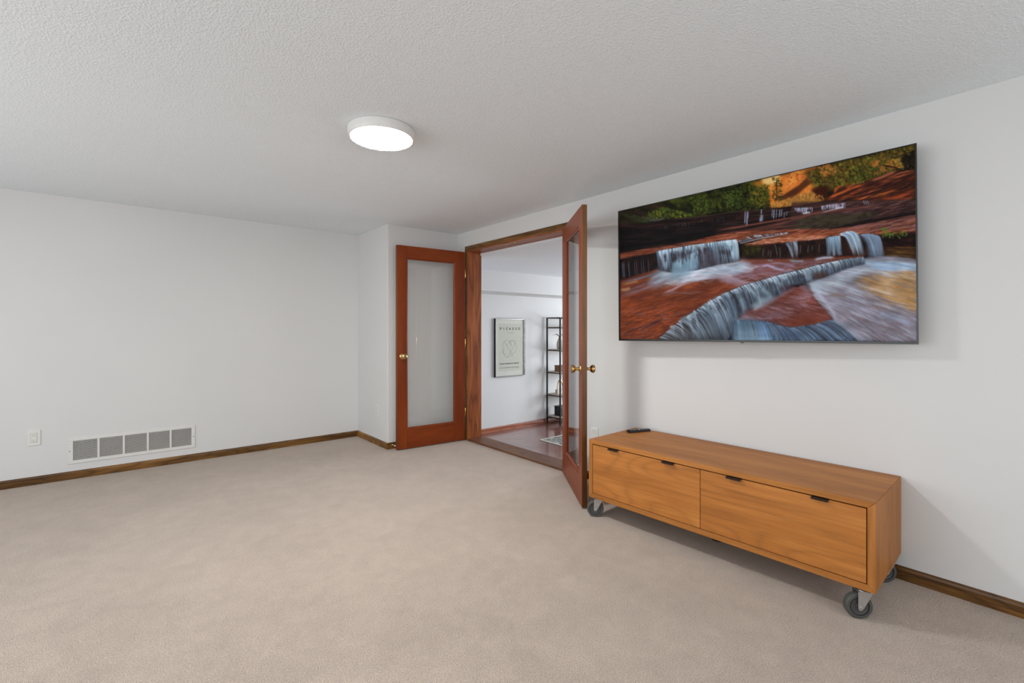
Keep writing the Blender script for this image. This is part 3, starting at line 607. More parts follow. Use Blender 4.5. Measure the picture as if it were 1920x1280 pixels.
    fill([(500, 790), (620, 770), (800, 750), (780, 790), (620, 830), (520, 830)], (200, 198, 200), 14, .9)
    scatter([(240, 870), (420, 800), (800, 755), (860, 780), (700, 835), (420, 870)], 420, lambda x, y: -.35 + .35 * np.clip((x - 250) / 400, 0, 1), 80, 5, [(210, 212, 214), (160, 176, 186), (190, 176, 186), (140, 150, 164)], .4, .15, .2)
    fill([(500, 840), (640, 850), (780, 900), (840, 880), (700, 830)], (160, 130, 138), 12, .7)
    for p, w, c, a in [([(560, 850), (640, 838), (720, 846), (800, 872), (880, 880)], 9, (172, 146, 156), .7), ([(440, 870), (500, 850), (620, 838)], 9, (190, 186, 194), .8),
                       ([(320, 938), (380, 915), (430, 885), (470, 870)], 8, (170, 150, 160), .7), ([(330, 950), (400, 930), (480, 935), (560, 925)], 6, (150, 110, 110), .55),
                       ([(80, 950), (180, 920), (300, 880), (380, 850)], 9, (150, 116, 124), .75), ([(80, 930), (200, 890), (320, 840)], 8, (132, 96, 104), .7),
                       ([(90, 870), (200, 845), (300, 810), (340, 795)], 6, (110, 120, 140), .8), ([(250, 850), (330, 815), (380, 800)], 7, (150, 176, 190), .8),
                       ([(80, 910), (110, 912), (136, 900)], 9, (206, 140, 90), .85), ([(90, 885), (150, 870), (180, 862)], 6, (176, 130, 80), .7),
                       ([(880, 780), (935, 770), (980, 790), (1060, 808)], 8, (190, 170, 196), .8), ([(930, 765), (1000, 758), (1060, 768), (1110, 785)], 7, (170, 140, 160), .7),
                       ([(1040, 790), (1100, 808), (1130, 812)], 6, (176, 150, 160), .6), ([(1210, 742), (1260, 728), (1330, 726)], 9, (180, 186, 200), .85), ([(1060, 742), (1110, 748), (1150, 745)], 7, (150, 170, 180), .8), ([(930, 742), (970, 745)], 6, (130, 140, 150), .7)]:
        stroke(p, w, C(*c), a)
    fill([(1090, 785), (1180, 790), (1150, 812), (1100, 812)], (130, 76, 34), 10, .6)
    # ---------- left fall
    T1 = [(288, 692), (400, 672), (500, 655), (640, 636), (700, 628), (752, 624)]
    B1 = [(300, 800), (380, 815), (520, 800), (640, 770), (730, 755), (776, 745)]
    fill(T1 + B1[::-1], (70, 76, 88), 3, .95, (44, 34, 36), fbm(12, 60, 0, 3, 71))
    fall(T1, B1, 420, 4, [(130, 164, 184), (170, 196, 208), (96, 122, 144), (206, 222, 228), (84, 100, 120), (60, 56, 62)], .55, .0)
    fill([(390, 740), (520, 690), (530, 790), (470, 815), (375, 812)], (128, 162, 178), 9, .65)
    fall([(385, 750), (530, 690)], [(375, 815), (530, 795)], 120, 4, [(140, 176, 192), (180, 204, 212), (110, 140, 160)], .5)
    fall([(300, 694), (360, 680)], [(330, 790), (350, 800)], 26, 4.5, [(150, 176, 196), (190, 210, 220)], .8)
    fall([(690, 632), (752, 624)], [(740, 755), (772, 748)], 90, 4, [(170, 196, 208), (130, 160, 180), (216, 228, 232)], .6, .4)
    for k in range(90):
        s = rs.uniform(0, 1); x = 300 + s * 450; y = ip(T1, x); stroke([(x, y), (x + 2, y + rs.uniform(10, 34))], 3, C(214, 228, 234), .7, 2)
    for x, y in [(440, 690), (456, 700), (375, 700), (395, 700), (535, 680), (528, 700)]: stroke([(x, y), (x + 6, y + 50)], 4, C(44, 34, 40), .6)
    for k in range(46):
        x = rs.uniform(310, 750); y = ip(T1, x) + rs.uniform(12, 60)
        stroke([(x, y), (x + 3, y + rs.uniform(20, 60))], rs.uniform(4, 9), C(*[(48, 36, 42), (60, 62, 76), (84, 60, 60)][rs.randint(3)]), .5, 1)
    fill([(555, 690), (640, 690), (660, 770), (540, 780)], (84, 70, 80), 14, .5)
    fill([(380, 800), (470, 790), (470, 830), (360, 850)], (140, 168, 182), 10, .7)
    # ---------- right pool and sand
    rp = [(1180, 870), (1300, 830), (1400, 790), (1500, 735), (1640, 722), (1808, 738), (1808, 1225), (1460, 1215), (1310, 1085), (1200, 960)]
    fill(rp, (140, 126, 134), 6, 1, (116, 98, 104), fbm(150, 16, .38, 5, 81))
    fill([(1440, 850), (1620, 790), (1810, 760), (1810, 1060), (1640, 1000), (1500, 930)], (186, 132, 70), 22, .9, (164, 116, 66), fbm(120, 20, .3, 4, 82))
    fill([(1420, 850), (1480, 830), (1660, 860), (1560, 885), (1470, 878)], (92, 72, 46), 10, .75)
    fill([(1190, 880), (1300, 830), (1420, 790), (1520, 735), (1700, 735), (1810, 750), (1810, 795), (1620, 790), (1500, 820), (1420, 870), (1300, 930), (1210, 960)], (168, 182, 190), 14, .9)
    fill([(1480, 735), (1640, 728), (1640, 770), (1480, 790)], (120, 144, 162), 10, .5)
    fill([(1310, 1085), (1400, 1120), (1540, 1210), (1420, 1215), (1330, 1180), (1280, 1110)], (160, 174, 188), 12, .8)
    ra = lambda x, y: .02 + .62 * np.clip((y - 750) / 380, 0, 1) * (1 - .35 * np.clip((x - 1400) / 400, 0, 1))
    scatter(rp, 1500, ra, 110, 4, [(170, 176, 186), (140, 130, 140), (120, 104, 110), (190, 196, 204), (150, 142, 156), (132, 116, 116)], .3, .07)
    scatter([(1480, 860), (1808, 800), (1808, 1040), (1600, 960)], 260, .3, 110, 5, [(200, 146, 84), (160, 110, 60), (196, 160, 120), (184, 132, 70)], .4, .07)
    scatter([(1520, 760), (1808, 760), (1808, 800), (1600, 800)], 90, .12, 110, 4, [(160, 184, 204), (190, 200, 210), (130, 156, 184)], .5, .05)
    for p, w, c, a in [([(1180, 890), (1260, 870), (1400, 900), (1560, 960)], 13, (196, 200, 206), .5), ([(1440, 870), (1540, 910), (1700, 950)], 9, (206, 190, 176), .5), ([(1590, 1050), (1650, 1075), (1780, 1120)], 12, (170, 178, 200), .6),
                       ([(1420, 820), (1500, 800), (1600, 812), (1700, 840)], 10, (190, 196, 200), .6), ([(1300, 990), (1400, 1010), (1560, 1060)], 8, (160, 156, 168), .5), ([(1400, 1055), (1540, 1110), (1700, 1170)], 9, (112, 88, 88), .55),
                       ([(1200, 900), (1280, 1000), (1340, 1090)], 12, (186, 180, 192), .6), ([(1290, 945), (1350, 950), (1400, 955)], 7, (134, 104, 80), .6), ([(1530, 1000), (1590, 1020), (1640, 1030)], 7, (120, 96, 80), .6), ([(1600, 975), (1700, 1000), (1800, 1020)], 5, (140, 104, 76), .6)]:
        stroke(p, w, C(*c), a)
    # ---------- red slab in the foreground
    slab = [(770, 1075), (880, 985), (1000, 945), (1080, 905), (1150, 890), (1200, 960), (1310, 1085), (1260, 1118), (1180, 1128), (1080, 1142), (960, 1112), (860, 1100)]
    fill(slab, (116, 58, 48), 4, 1, (136, 72, 62), fbm(70, 12, .25, 5, 91))
    scatter(slab, 420, .22, 70, 3.6, [(140, 76, 68), (104, 48, 36), (150, 96, 98), (96, 46, 34), (124, 60, 44)], .45, .12)
    fill([(1040, 1095), (1180, 1060), (1300, 1085), (1240, 1120), (1080, 1140)], (124, 54, 32), 12, .6)
    fill([(1110, 890), (1180, 880), (1200, 950), (1160, 950)], (150, 120, 132), 9, .6)
    # ---------- great diagonal fall
    T3 = [(300, 1200), (385, 1128), (440, 1085), (520, 1035), (600, 982), (660, 948), (735, 915), (800, 890), (900, 862), (1000, 832), (1130, 800), (1200, 780), (1300, 756), (1400, 736), (1500, 726)]
    B3 = [(380, 1215), (520, 1215), (620, 1215), (700, 1212), (740, 1140), (760, 1080), (840, 1030), (920, 1000), (1010, 945), (1060, 895), (1180, 870), (1190, 868), (1320, 822), (1400, 790), (1510, 765)]
    fill(T3 + B3[::-1], (74, 84, 98), 4, 1, (50, 50, 58), fbm(16, 50, -.4, 3, 95))
    fill([(300, 1200), (440, 1090), (640, 1080), (680, 1210), (380, 1215)], (56, 44, 38), 14, .8, (40, 34, 30), fbm(18, 50, 0, 3, 96))
    pal = [(150, 178, 190), (110, 134, 152), (190, 208, 214), (84, 96, 112), (64, 70, 84), (214, 224, 228), (118, 144, 160), (50, 52, 62), (40, 38, 46), (84, 92, 104)]
    fall(T3, B3, 260, 7, pal, .45, .35, .12, 1)
    fall(T3, B3, 800, 3, pal, .6, .35, .12, 1)
    fall(T3, B3, 60, 3, [(150, 160, 170), (200, 208, 214), (100, 96, 96)], .7, .2, 0, .14)
    for x, y, x2, y2, w in [(372, 1130, 385, 1155, 8), (420, 1100, 440, 1190, 7), (468, 1075, 505, 1195, 9), (505, 1040, 530, 1165, 6), (590, 985, 660, 1160, 7), (600, 975, 700, 1190, 5), (640, 965, 720, 1160, 6)]:
        stroke([(x, y), ((x + x2) / 2 + 4, (y + y2) / 2 - 12), (x2, y2)], w, C(196, 204, 212), .75, 2)
    for s0, s1, cx in [((735, 920), (800, 1060), 14), ((800, 900), (900, 1005), 14), ((860, 885), (960, 985), 16), ((940, 862), (1040, 925), 10), ((1020, 845), (1060, 900), 8), ((1120, 815), (1175, 870), 14)]:
        stroke([s0, ((s0[0] + s1[0]) / 2 + 12, (s0[1] + s1[1]) / 2 - 14), s1], cx, C(170, 192, 200), .55, 1)
    for k in range(200):
        x = rs.uniform(460, 1400); y = ip(T3, x); stroke([(x, y + 1), (x + 9, y + 7), (x + rs.uniform(14, 24), y + rs.uniform(16, 34))], 2.6, C(216, 226, 230), .6, 2)
    fill([(880, 1000), (1000, 945), (1060, 905), (1100, 900), (980, 975), (920, 1020), (860, 1030), (820, 1060)], (168, 150, 160), 10, .6)
    fill([(1170, 872), (1200, 865), (1240, 850), (1240, 900), (1200, 930)], (176, 186, 194), 9, .7)
    dk = [(40, 40, 50), (60, 44, 46), (56, 62, 76)]
    for k in range(70):
        x = rs.uniform(480, 1150); y = ip(T3, x) + rs.uniform(14, 50); h = rs.uniform(25, 60) * (1.5 - x / 1150)
        stroke([(x, y), (x + h * .3, y + h * .4), (x + h * .42, y + h)], rs.uniform(4, 9), C(*dk[rs.randint(3)]), .3, 1)
    fill([(1000, 900), (1060, 880), (1110, 885), (1060, 915), (1010, 925)], (70, 46, 56), 8, .6); fill([(1200, 820), (1260, 810), (1290, 830), (1210, 860)], (90, 50, 40), 7, .6)
    fill([(830, 1010), (900, 960), (960, 960), (900, 1010), (860, 1040)], (176, 190, 198), 9, .7); fill([(860, 1010), (830, 1070), (800, 1080), (790, 1040)], (110, 66, 70), 8, .5)
    fill([(740, 1100), (860, 1050), (960, 1060), (930, 1110), (800, 1100)], (118, 64, 58), 10, .8)
    scatter([(740, 1095), (840, 1060), (1000, 1010), (1180, 930), (1150, 1010), (960, 1090)], 160, .2, 70, 5, [(160, 120, 134), (136, 84, 88), (176, 150, 166), (120, 66, 56)], .4, .15)
    fill([(430, 1190), (700, 1060), (760, 1080), (730, 1215), (430, 1215)], (120, 140, 154), 26, .3)
    fill([(740, 1085), (820, 1060), (900, 1090), (860, 1130), (740, 1130)], (130, 140, 152), 18, .45)
    # ---------- bottom falls
    bf = [(735, 1100), (800, 1092), (920, 1100), (1060, 1142), (1200, 1125), (1290, 1098), (1340, 1120), (1450, 1215), (720, 1212)]
    fill(bf, (74, 92, 110), 7, 1, (50, 58, 74), fbm(24, 60, -.6, 3, 97))
    fall([(735, 1098), (920, 1104), (1060, 1144), (1200, 1125), (1300, 1098)], [(740, 1225), (1000, 1225), (1180, 1225), (1340, 1225), (1480, 1225)], 420, 4.5, [(112, 138, 160), (78, 94, 114), (140, 164, 182), (50, 56, 70), (92, 108, 132), (60, 50, 56)], .5, .2, 0, 1, 0)
    fill([(745, 1140), (800, 1115), (860, 1150), (900, 1205), (740, 1212)], (150, 178, 190), 22, .7)
    fill([(860, 1100), (920, 1105), (960, 1205), (900, 1205)], (120, 158, 194), 9, .5)
    fill([(740, 1190), (960, 1195), (960, 1215), (740, 1215)], (150, 180, 198), 7, .5)
    fill([(735, 1100), (800, 1092), (860, 1100), (820, 1150), (740, 1160)], (100, 130, 150), 12, .6); fill([(1000, 1150), (1180, 1150), (1120, 1215), (1010, 1215)], (62, 74, 96), 14, .5)
    g = fbm(110, 60, -.2, 3, 120)[..., None]; g = np.clip((g - .5) * 2.2, -1, 1)
    img[:] = img * (1 + .16 * g); lum = img.mean(-1, keepdims=True)
    img[:] = np.clip((lum + (img - lum) * .9) * np.array([.93, .96, 1.0], np.float32), 0, 1) ** 1.05
    # rectify: four corners of the lit panel in drawing units -> upright texture
    src = np.array([(76, 455), (1810, 53), (1806, 1223), (78, 1200)], float); dst = np.array([(0, 0), (1, 0), (1, 1), (0, 1)], float)
    A = []; b = []
    for (u, v), (x, y) in zip(dst, src):
        A += [[u, v, 1, 0, 0, 0, -u * x, -v * x], [0, 0, 0, u, v, 1, -u * y, -v * y]]; b += [x, y]
    H = np.append(np.linalg.solve(np.array(A), np.array(b)), 1).reshape(3, 3)
    TW, TH = 1536, 864
    v, u = np.mgrid[0:TH, 0:TW]; u = (u + .5) / TW; v = (v + .5) / TH
    w = H[2, 0] * u + H[2, 1] * v + 1
    sx = np.clip((H[0, 0] * u + H[0, 1] * v + H[0, 2]) / w * K, 0, CW - 1.01); sy = np.clip((H[1, 0] * u + H[1, 1] * v + H[1, 2]) / w * K, 0, CH - 1.01)
    ix = sx.astype(int); iy = sy.astype(int); fx = (sx - ix)[..., None]; fy = (sy - iy)[..., None]
    out = (img[iy, ix] * (1 - fx) + img[iy, ix + 1] * fx) * (1 - fy) + (img[iy + 1, ix] * (1 - fx) + img[iy + 1, ix + 1] * fx) * fy
    return out, img

scr, _ = paint_screen()
TH_, TW_ = scr.shape[:2]
img = bpy.data.images.new('television_picture', TW_, TH_, alpha=False)
px = np.ones((TH_, TW_, 4), np.float32); px[..., :3] = np.clip(scr[::-1], 0, 1); img.pixels.foreach_set(px.ravel()); img.update(); img.pack()
m, nt, b = base_mat('television_screen', .5, 0, (.003, .003, .003), .03); ti = N(nt, 'ShaderNodeTexImage'); ti.image = img; ti.interpolation = 'Cubic'; ti.extension = 'EXTEND'
nt.links.new(ti.outputs[0], b.inputs['Emission Color']); b.inputs['Emission Strength'].default_value = .95; M['screen'] = m
tv = thing('television', 'large flat television showing red-rock waterfalls, mounted on the white wall', 'television', (2.695, 2.033, 1.1205), math.radians(-87.32))
tv.rotation_euler[1] = math.radians(-.42)
W_, H_ = 1.604, .9155
bm = bmesh.new(); box(bm, .004, W_ - .004, .004, .012, .004, H_ - .004)          # slim panel
box(bm, .14, W_ - .14, .012, .044, .05, H_ - .16, bev=.008)
new_mesh('rear_housing', bm, M['tv_side'], tv)
bx0, bx1, bz0, bz1 = .0125, W_ - .0055, .0125, H_ - .004
bm = bmesh.new()
for q in ((0, bx0, 0, H_), (bx1, W_, 0, H_), (bx0, bx1, 0, bz0), (bx0, bx1, bz1, H_)): box(bm, q[0], q[1], -.002, .0045, q[2], q[3])
new_mesh('bezel', bm, M['bezel'], tv)
bm = bmesh.new()
for q in ((0, .0022, 0, H_), (W_ - .0022, W_, 0, H_), (.0022, W_ - .0022, 0, .0022), (.0022, W_ - .0022, H_ - .0022, H_)): box(bm, q[0], q[1], .0045, .014, q[2], q[3])
new_mesh('edge_trim', bm, M['tv_side'], tv)
bm = bmesh.new(); vs = [bm.verts.new(p) for p in ((bx0, 0, bz0), (bx1, 0, bz0), (bx1, 0, bz1), (bx0, 0, bz1))]; f = bm.faces.new(vs)
uvl = bm.loops.layers.uv.new('UVMap')
for l, uv in zip(f.loops, ((0, 0), (1, 0), (1, 1), (0, 1))): l[uvl].uv = uv
so = new_mesh('screen', bm, M['screen'], tv)
bm = bmesh.new(); box(bm, .774, .824, -.003, .003, -.0035, .0005, bev=.0006, seg=1); new_mesh('badge', bm, plain('grey_badge', s2l((150, 150, 148)), .5), tv)
bm = bmesh.new(); box(bm, .829, .842, -.002, .006, -.006, .001, bev=.001, seg=1); new_mesh('sensor', bm, M['black_plastic'], tv)
bm = bmesh.new(); box(bm, .60, 1.00, .142, .1445, .30, .72)
for xx_ in (.70, .90): box(bm, xx_ - .015, xx_ + .015, .044, .056, .26, .74)
box(bm, .78, .82, .056, .142, .48, .53); box(bm, .70, .90, .054, .060, .47, .54)
new_mesh('wall_mount', bm, M['black_metal'], tv)
# ------------------------------------------------------------------ rolling cabinet
cb = thing('media_cabinet', 'low cherry-coloured media cabinet on grey casters under the television', 'cabinet', (2.307, 1.977, 0), math.radians(-88.57))
CW_, CD, C0, C1, PT = 1.4805, .528, .125, .495, .028
def mitre(pts, y0, y1, mat, name):
    bm = bmesh.new(); prism(bm, pts, y1 - y0, Matrix.Translation((0, y0, 0))); bmesh.ops.bevel(bm, geom=list(bm.edges), offset=.0012, segments=1, affect='EDGES'); return new_mesh(name, bm, mat, cb)
mitre([(0, C1), (CW_, C1), (CW_ - PT, C1 - PT + .002), (PT, C1 - PT + .002)], 0, CD, M['cherry_x'], 'top_panel')
mitre([(0, C0), (PT, C0 + PT), (CW_ - PT, C0 + PT), (CW_, C0)], 0, CD, M['cherry_x'], 'bottom_panel')
mitre([(0, C0 + .0004), (0, C1 - .0016), (PT - .0002, C1 - PT + .002), (PT - .0002, C0 + PT)], 0, CD, M['cherry_z'], 'side_panel')
mitre([(CW_, C0 + .0004), (CW_ - PT + .0002, C0 + PT), (CW_ - PT + .0002, C1 - PT + .002), (CW_, C1 - .0016)], 0, CD, M['cherry_z'], 'side_panel')
new_mesh('back_panel', B(PT, CW_ - PT, CD - .012, CD - .002, C0 + PT, C1 - PT + .002), M['cherry_x'], cb)
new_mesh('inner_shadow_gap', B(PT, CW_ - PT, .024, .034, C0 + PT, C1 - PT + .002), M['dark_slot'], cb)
g = .0032; xm = .742
for k, (a, b_, pulls) in enumerate(((PT + g, xm - g / 2, ((.158, .229), (.525, .597))), (xm + g / 2, CW_ - PT - g, ((.882, .953), (1.254, 1.319))))):
    dr = new_mesh('drawer', B(a, b_, .0012, .021, C0 + PT + g, C1 - PT - g, bev=.0008, seg=1), M['cherry_front'] if k == 0 else M['cherry_front_b'], cb)
    for p0, p1 in pulls:
        zt = C1 - PT - g; bm = bmesh.new()
        box(bm, p0, p1, -.014, .018, zt, zt + .0022); box(bm, p0, p1, -.0155, -.0135, zt - .0075, zt + .0022); new_mesh('pull', bm, M['bronze'], dr)
def caster(ax, ay, rot=39.92):
    """wheel standing at (ax, ay) in the cabinet's own axes; the swivel sits a little to local +x"""
    r = .0525; tr_ = .024; zc = C0 - .0035
    bm = bmesh.new()
    for s in (-1, 1):
        yy0 = s * .0205; pts = [(-.0095, r - .004), (-.006, r - .0115), (.002, r - .0135), (.0105, r - .006), (tr_ + .020, zc - .012), (tr_ + .024, zc - .0035), (-.009, zc - .0035)]
        prism(bm, pts, .0024 * s, Matrix.Translation((0, yy0, 0)))
    box(bm, -.009, tr_ + .024, -.0229, .0229, zc - .0055, zc - .0032)
    lathe(bm, [(0, -.0045), (.026, -.0045), (.0265, -.001), (.024, .0005), (0, .0005)], Matrix.Translation((tr_, 0, zc)), 24)
    c = new_mesh('caster', bm, M['steel'], cb, (ax, ay, 0)); c.rotation_euler = (0, 0, math.radians(rot))
    mp_ = new_mesh('mounting_plate', B(-.026, .026, -.026, .026, zc + .0005, C0, bev=.001, seg=1), M['black_metal'], c, (tr_, 0, 0)); mp_.rotation_euler = (0, 0, -math.radians(rot))
    Mw = Matrix.Translation((0, 0, r)) @ Matrix.Rotation(PI / 2, 4, 'X')
    bm = bmesh.new(); lathe(bm, [(.0375, -.0155), (.0400, -.0158), (.0475, -.0150), (.0515, -.0110), (.0525, -.0045), (.0525, .0045), (.0515, .0110), (.0475, .0150), (.0400, .0158), (.0375, .0155)], Mw, 40)
    new_mesh('wheel', bm, M['rubber'], c, smooth=True)
    bm = bmesh.new(); lathe(bm, [(0, -.0150), (.010, -.0150), (.012, -.0125), (.028, -.0115), (.0335, -.0135), (.0335, .0135), (.028, .0115), (.012, .0125), (.010, .0150), (0, .0150)], Mw, 32)
    new_mesh('hub', bm, M['hub'], c, smooth=True)
    bm = bmesh.new(); lathe(bm, [(.0334, -.0125), (.0376, -.0135), (.0376, .0135), (.0334, .0125)], Mw, 32); new_mesh('seal_ring', bm, M['seal'], c, smooth=True)
    bm = bmesh.new(); lathe(bm, [(0, -.0275), (.0045, -.0275), (.0058, -.026), (.0058, -.0228), (.0025, -.0226), (.0025, .0226), (.0058, .0228), (.0058, .026), (0, .0275)], Mw, 12); new_mesh('axle_bolt', bm, M['steel'], c, smooth=True)
for q in ((1.418, .012), (.030, .028), (1.428, .440), (.040, .440)): caster(*q)
bm = bmesh.new(); lathe(bm, [(0, 0), (.030, 0), (.032, .004), (.026, .012), (.020, .03), (0, .03)], Matrix.Translation((.80, .075, C0 - .0295)), 24)
new_mesh('centre_glide', bm, M['black_plastic'], cb, smooth=True)
# remote control on the cabinet
ra_ = math.atan2(1.867 - 1.925, 2.800 - 2.648)
rc = thing('remote_control', 'black remote control lying on the left end of the wooden cabinet', 'remote', (2.648, 1.925, .4952), ra_)
bm = bmesh.new(); box(bm, 0, .178, -.024, .024, .0, .019); 
for v_ in bm.verts:
    if v_.co.z > .01: v_.co.y *= .86
    if v_.co.x > .1: v_.co.y *= .9; v_.co.z *= .86
bmesh.ops.bevel(bm, geom=list(bm.edges), offset=.0065, segments=4, affect='EDGES'); body = new_mesh('body', bm, M['black_plastic'], rc, smooth=True)
bcols = [plain('red_button', s2l((150, 60, 40)), .5), plain('grey_button', s2l((120, 112, 106)), .5), plain('pale_button', s2l((206, 196, 186)), .5)]
for i in range(6):
    for j in range(3):
        bm = bmesh.new(); lathe(bm, [(0, .0012), (.0034, .0012), (.0042, 0), (.0042, -.002)], None, 10)
        o = new_mesh('button', bm, bcols[0] if (i == 0 and j == 2) else bcols[2] if (i, j) in ((2, 1), (3, 1), (3, 0)) else bcols[1], rc, (.022 + i * .017 + (.012 if i > 2 else 0), (j - 1) * .0115, .0188 - i * .0003))
bm = bmesh.new(); lathe(bm, [(.006, .0008), (.0125, .0008), (.0135, 0), (.0135, -.002)], None, 24); new_mesh('navigation_ring', bm, bcols[1], rc, (.146, 0, .0162))
# ------------------------------------------------------------------ ceiling light
cl = thing('ceiling_light', 'round white flush ceiling light, lit, in the carpeted room', 'ceiling light', (1.060, 2.337, CZ))
bm = bmesh.new(); lathe(bm, [(0, -.0002), (.168, -.0002), (.172, -.004), (.173, -.014), (.170, -.040), (.167, -.046), (.161, -.048), (.1585, -.046), (.1585, -.040)], None, 96); new_mesh('housing', bm, M['white_plastic'], cl, smooth=True)
m, nt, b = base_mat('lit_diffuser', .5, 0, (.9, .9, .9)); b.inputs['Emission Color'].default_value = (1, .995, .98, 1); b.inputs['Emission Strength'].default_value = 128; M['diffuser'] = m
bm = bmesh.new(); lathe(bm, [(.1585, -.043), (.150, -.0475), (.10, -.0500), (0, -.0510)], None, 96); bmesh.ops.reverse_faces(bm, faces=bm.faces) if False else None
new_mesh('diffuser', bm, M['diffuser'], cl, smooth=True)
m2, nt, b = base_mat('lit_diffuser_far', .5, 0, (.9, .9, .9)); b.inputs['Emission Color'].default_value = (1, .97, .92, 1); b.inputs['Emission Strength'].default_value = 60
cl2 = thing('ceiling_light', 'round ceiling light of the next room, out of sight', 'ceiling light', (6.17, 3.49, FC))
bm = bmesh.new(); lathe(bm, [(0, -.0002), (.086, -.0002), (.088, -.02), (.083, -.030), (.080, -.028)], None, 48); new_mesh('housing', bm, M['white_plastic'], cl2, smooth=True)
bm = bmesh.new(); lathe(bm, [(.080, -.028), (.05, -.036), (0, -.038)], None, 48); new_mesh('diffuser', bm, m2, cl2, smooth=True)
# ------------------------------------------------------------------ return-air vent
vx0, vx1, vz0, vz1 = -.325, .520, .121, .327
vt = thing('air_vent', 'long white return-air vent with five louvred sections low on the wall', 'vent', (vx0, BK, vz0))
VW, VH = vx1 - vx0, vz1 - vz0; sx0, sx1, sz0, sz1 = .030, VW - .028, .026, VH - .025; bw = .0135
nsec = 5; sw = (sx1 - sx0 - bw * (nsec - 1)) / nsec
bm = bmesh.new(); d = -.007
box(bm, 0, VW, d, -.0003, 0, sz0); box(bm, 0, VW, d, -.0003, sz1, VH); box(bm, 0, sx0, d, -.0003, sz0, sz1); box(bm, sx1, VW, d, -.0003, sz0, sz1)
for k in range(1, nsec): xk = sx0 + k * sw + (k - 1) * bw; box(bm, xk, xk + bw, d, -.0003, sz0, sz1)
bmesh.ops.bevel(bm, geom=[e for e in bm.edges if all(v.co.y < d + 1e-5 for v in e.verts) and all(min(v.co.x, VW - v.co.x, v.co.z, VH - v.co.z) < 1e-5 for v in e.verts)], offset=.002, segments=1, affect='EDGES')
new_mesh('frame', bm, M['white_metal'], vt)
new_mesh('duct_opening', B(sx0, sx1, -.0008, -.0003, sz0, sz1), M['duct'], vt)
nl = 18; pitch = (sz1 - sz0) / nl
me0 = None
for k in range(nsec):
    xk = sx0 + k * (sw + bw)
    if me0 is None:
        bm = bmesh.new()
        for i in range(nl):
            z = i * pitch + pitch * .5
            vs = [bm.verts.new(p) for p in ((0, -.0062, z - pitch * .30), (sw, -.0062, z - pitch * .30), (sw, -.0015, z + pitch * .16), (0, -.0015, z + pitch * .16), (0, -.0056, z - pitch * .38), (sw, -.0056, z - pitch * .38), (sw, -.0010, z + pitch * .08), (0, -.0010, z + pitch * .08))]
            for q in ((0, 1, 2, 3), (7, 6, 5, 4), (0, 4, 5, 1), (3, 2, 6, 7), (0, 3, 7, 4), (1, 5, 6, 2)): bm.faces.new([vs[j] for j in q])
        o = new_mesh('louvre_bank', bm, plain('louvre_enamel', s2l((196, 192, 186)), .5), vt); me0 = o.data
    else:
        o = bpy.data.objects.new('louvre_bank', me0); COL.objects.link(o); o.parent = vt
    o.location = (xk, 0, sz0)
for xs in (.0115, VW - .0115):
    bm = bmesh.new(); lathe(bm, [(0, .0012), (.0028, .001), (.0038, 0), (.0038, -.001)], Matrix.Translation((xs, d, VH / 2)) @ Matrix.Rotation(PI / 2, 4, 'X'), 12); new_mesh('screw', bm, M['duct'], vt)
# ------------------------------------------------------------------ outlets
def outlet(label, loc, rz):
    """faces local -y"""
    t = thing('wall_outlet', label, 'outlet', loc, rz, 'white wall outlets')
    new_mesh('cover_plate', B(-.037, .037, -.0065, 0, -.060, .060, bev=.0025), M['white_plastic'], t)
    bm = bmesh.new(); box(bm, -.0172, .0172, -.0082, -.006, -.0335, .0335, bev=.0015); r_ = new_mesh('receptacle', bm, M['white_plastic'], t)
    for s in (-1, 1):
        bm = bmesh.new(); z = s * .0195
        box(bm, -.0075, -.0057, -.0085, -.0080, z - .001, z + .0062); box(bm, .0057, .0072, -.0085, -.0080, z, z + .0055)
        lathe(bm, [(0, .0003), (.0024, .0003), (.0024, 0)], Matrix.Translation((0, -.0082, z - .0068)) @ Matrix.Rotation(PI / 2, 4, 'X'), 10)
        new_mesh('slots', bm, M['dark_slot'], r_)
    bm = bmesh.new(); box(bm, -.0190, .0190, -.0068, -.0064, -.0355, .0355); new_mesh('seam', bm, plain('plate_seam', s2l((170, 168, 162)), .6), t)
    return t
outlet('white wall outlet to the left of the long floor-level vent', (-.515, BK, .363), 0)
outlet('white wall outlet between the open glazed door and the rolling cabinet', (R, 2.407, .362), -PI / 2)
outlet('white wall outlet on the side of the boxed-out corner', (AX, 4.611, .358), -PI / 2)
# ------------------------------------------------------------------ next room: poster, shelf unit, rug
px0, px1, pz0, pz1 = 4.330, 4.927, .472, 1.363
po = thing('framed_poster', 'framed line-drawing poster with black lettering on the next room wall', 'poster', (px0, FY, pz0))
PW, PH = px1 - px0, pz1 - pz0
bm = bmesh.new()
for q in ((0, .010, 0, PH), (PW - .014, PW, 0, PH), (.010, PW - .014, 0, .008), (.010, PW - .014, PH - .008, PH)): box(bm, q[0], q[1], -.036, -.001, q[2], q[3])
new_mesh('frame', bm, M['black_metal'], po)
bm = bmesh.new()
for q in ((.006, .0105, .003, PH - .003), (PW - .0165, PW - .014, .003, PH - .003), (.0105, PW - .0165, .003, .006), (.0105, PW - .0165, PH - .009, PH - .003)): box(bm, q[0], q[1], -.0372, -.030, q[2], q[3])
new_mesh('frame_lip', bm, M['chrome'], po)
paper = plain('poster_paper', s2l((232, 230, 222)), .7, var=.01); ink = plain('black_ink', (.02, .02, .02), .7); gink = plain('grey_ink', s2l((96, 94, 90)), .7); pane_c = plain('poster_panel_tint', s2l((216, 216, 204)), .7, var=.01)
new_mesh('poster_sheet', B(.007, PW - .007, -.020, -.017, .007, PH - .007), paper, po)
bm = bmesh.new(); box(bm, .06, PW - .06, -.0204, -.0200, .085, PH - .075); new_mesh('tinted_panel', bm, pane_c, po)
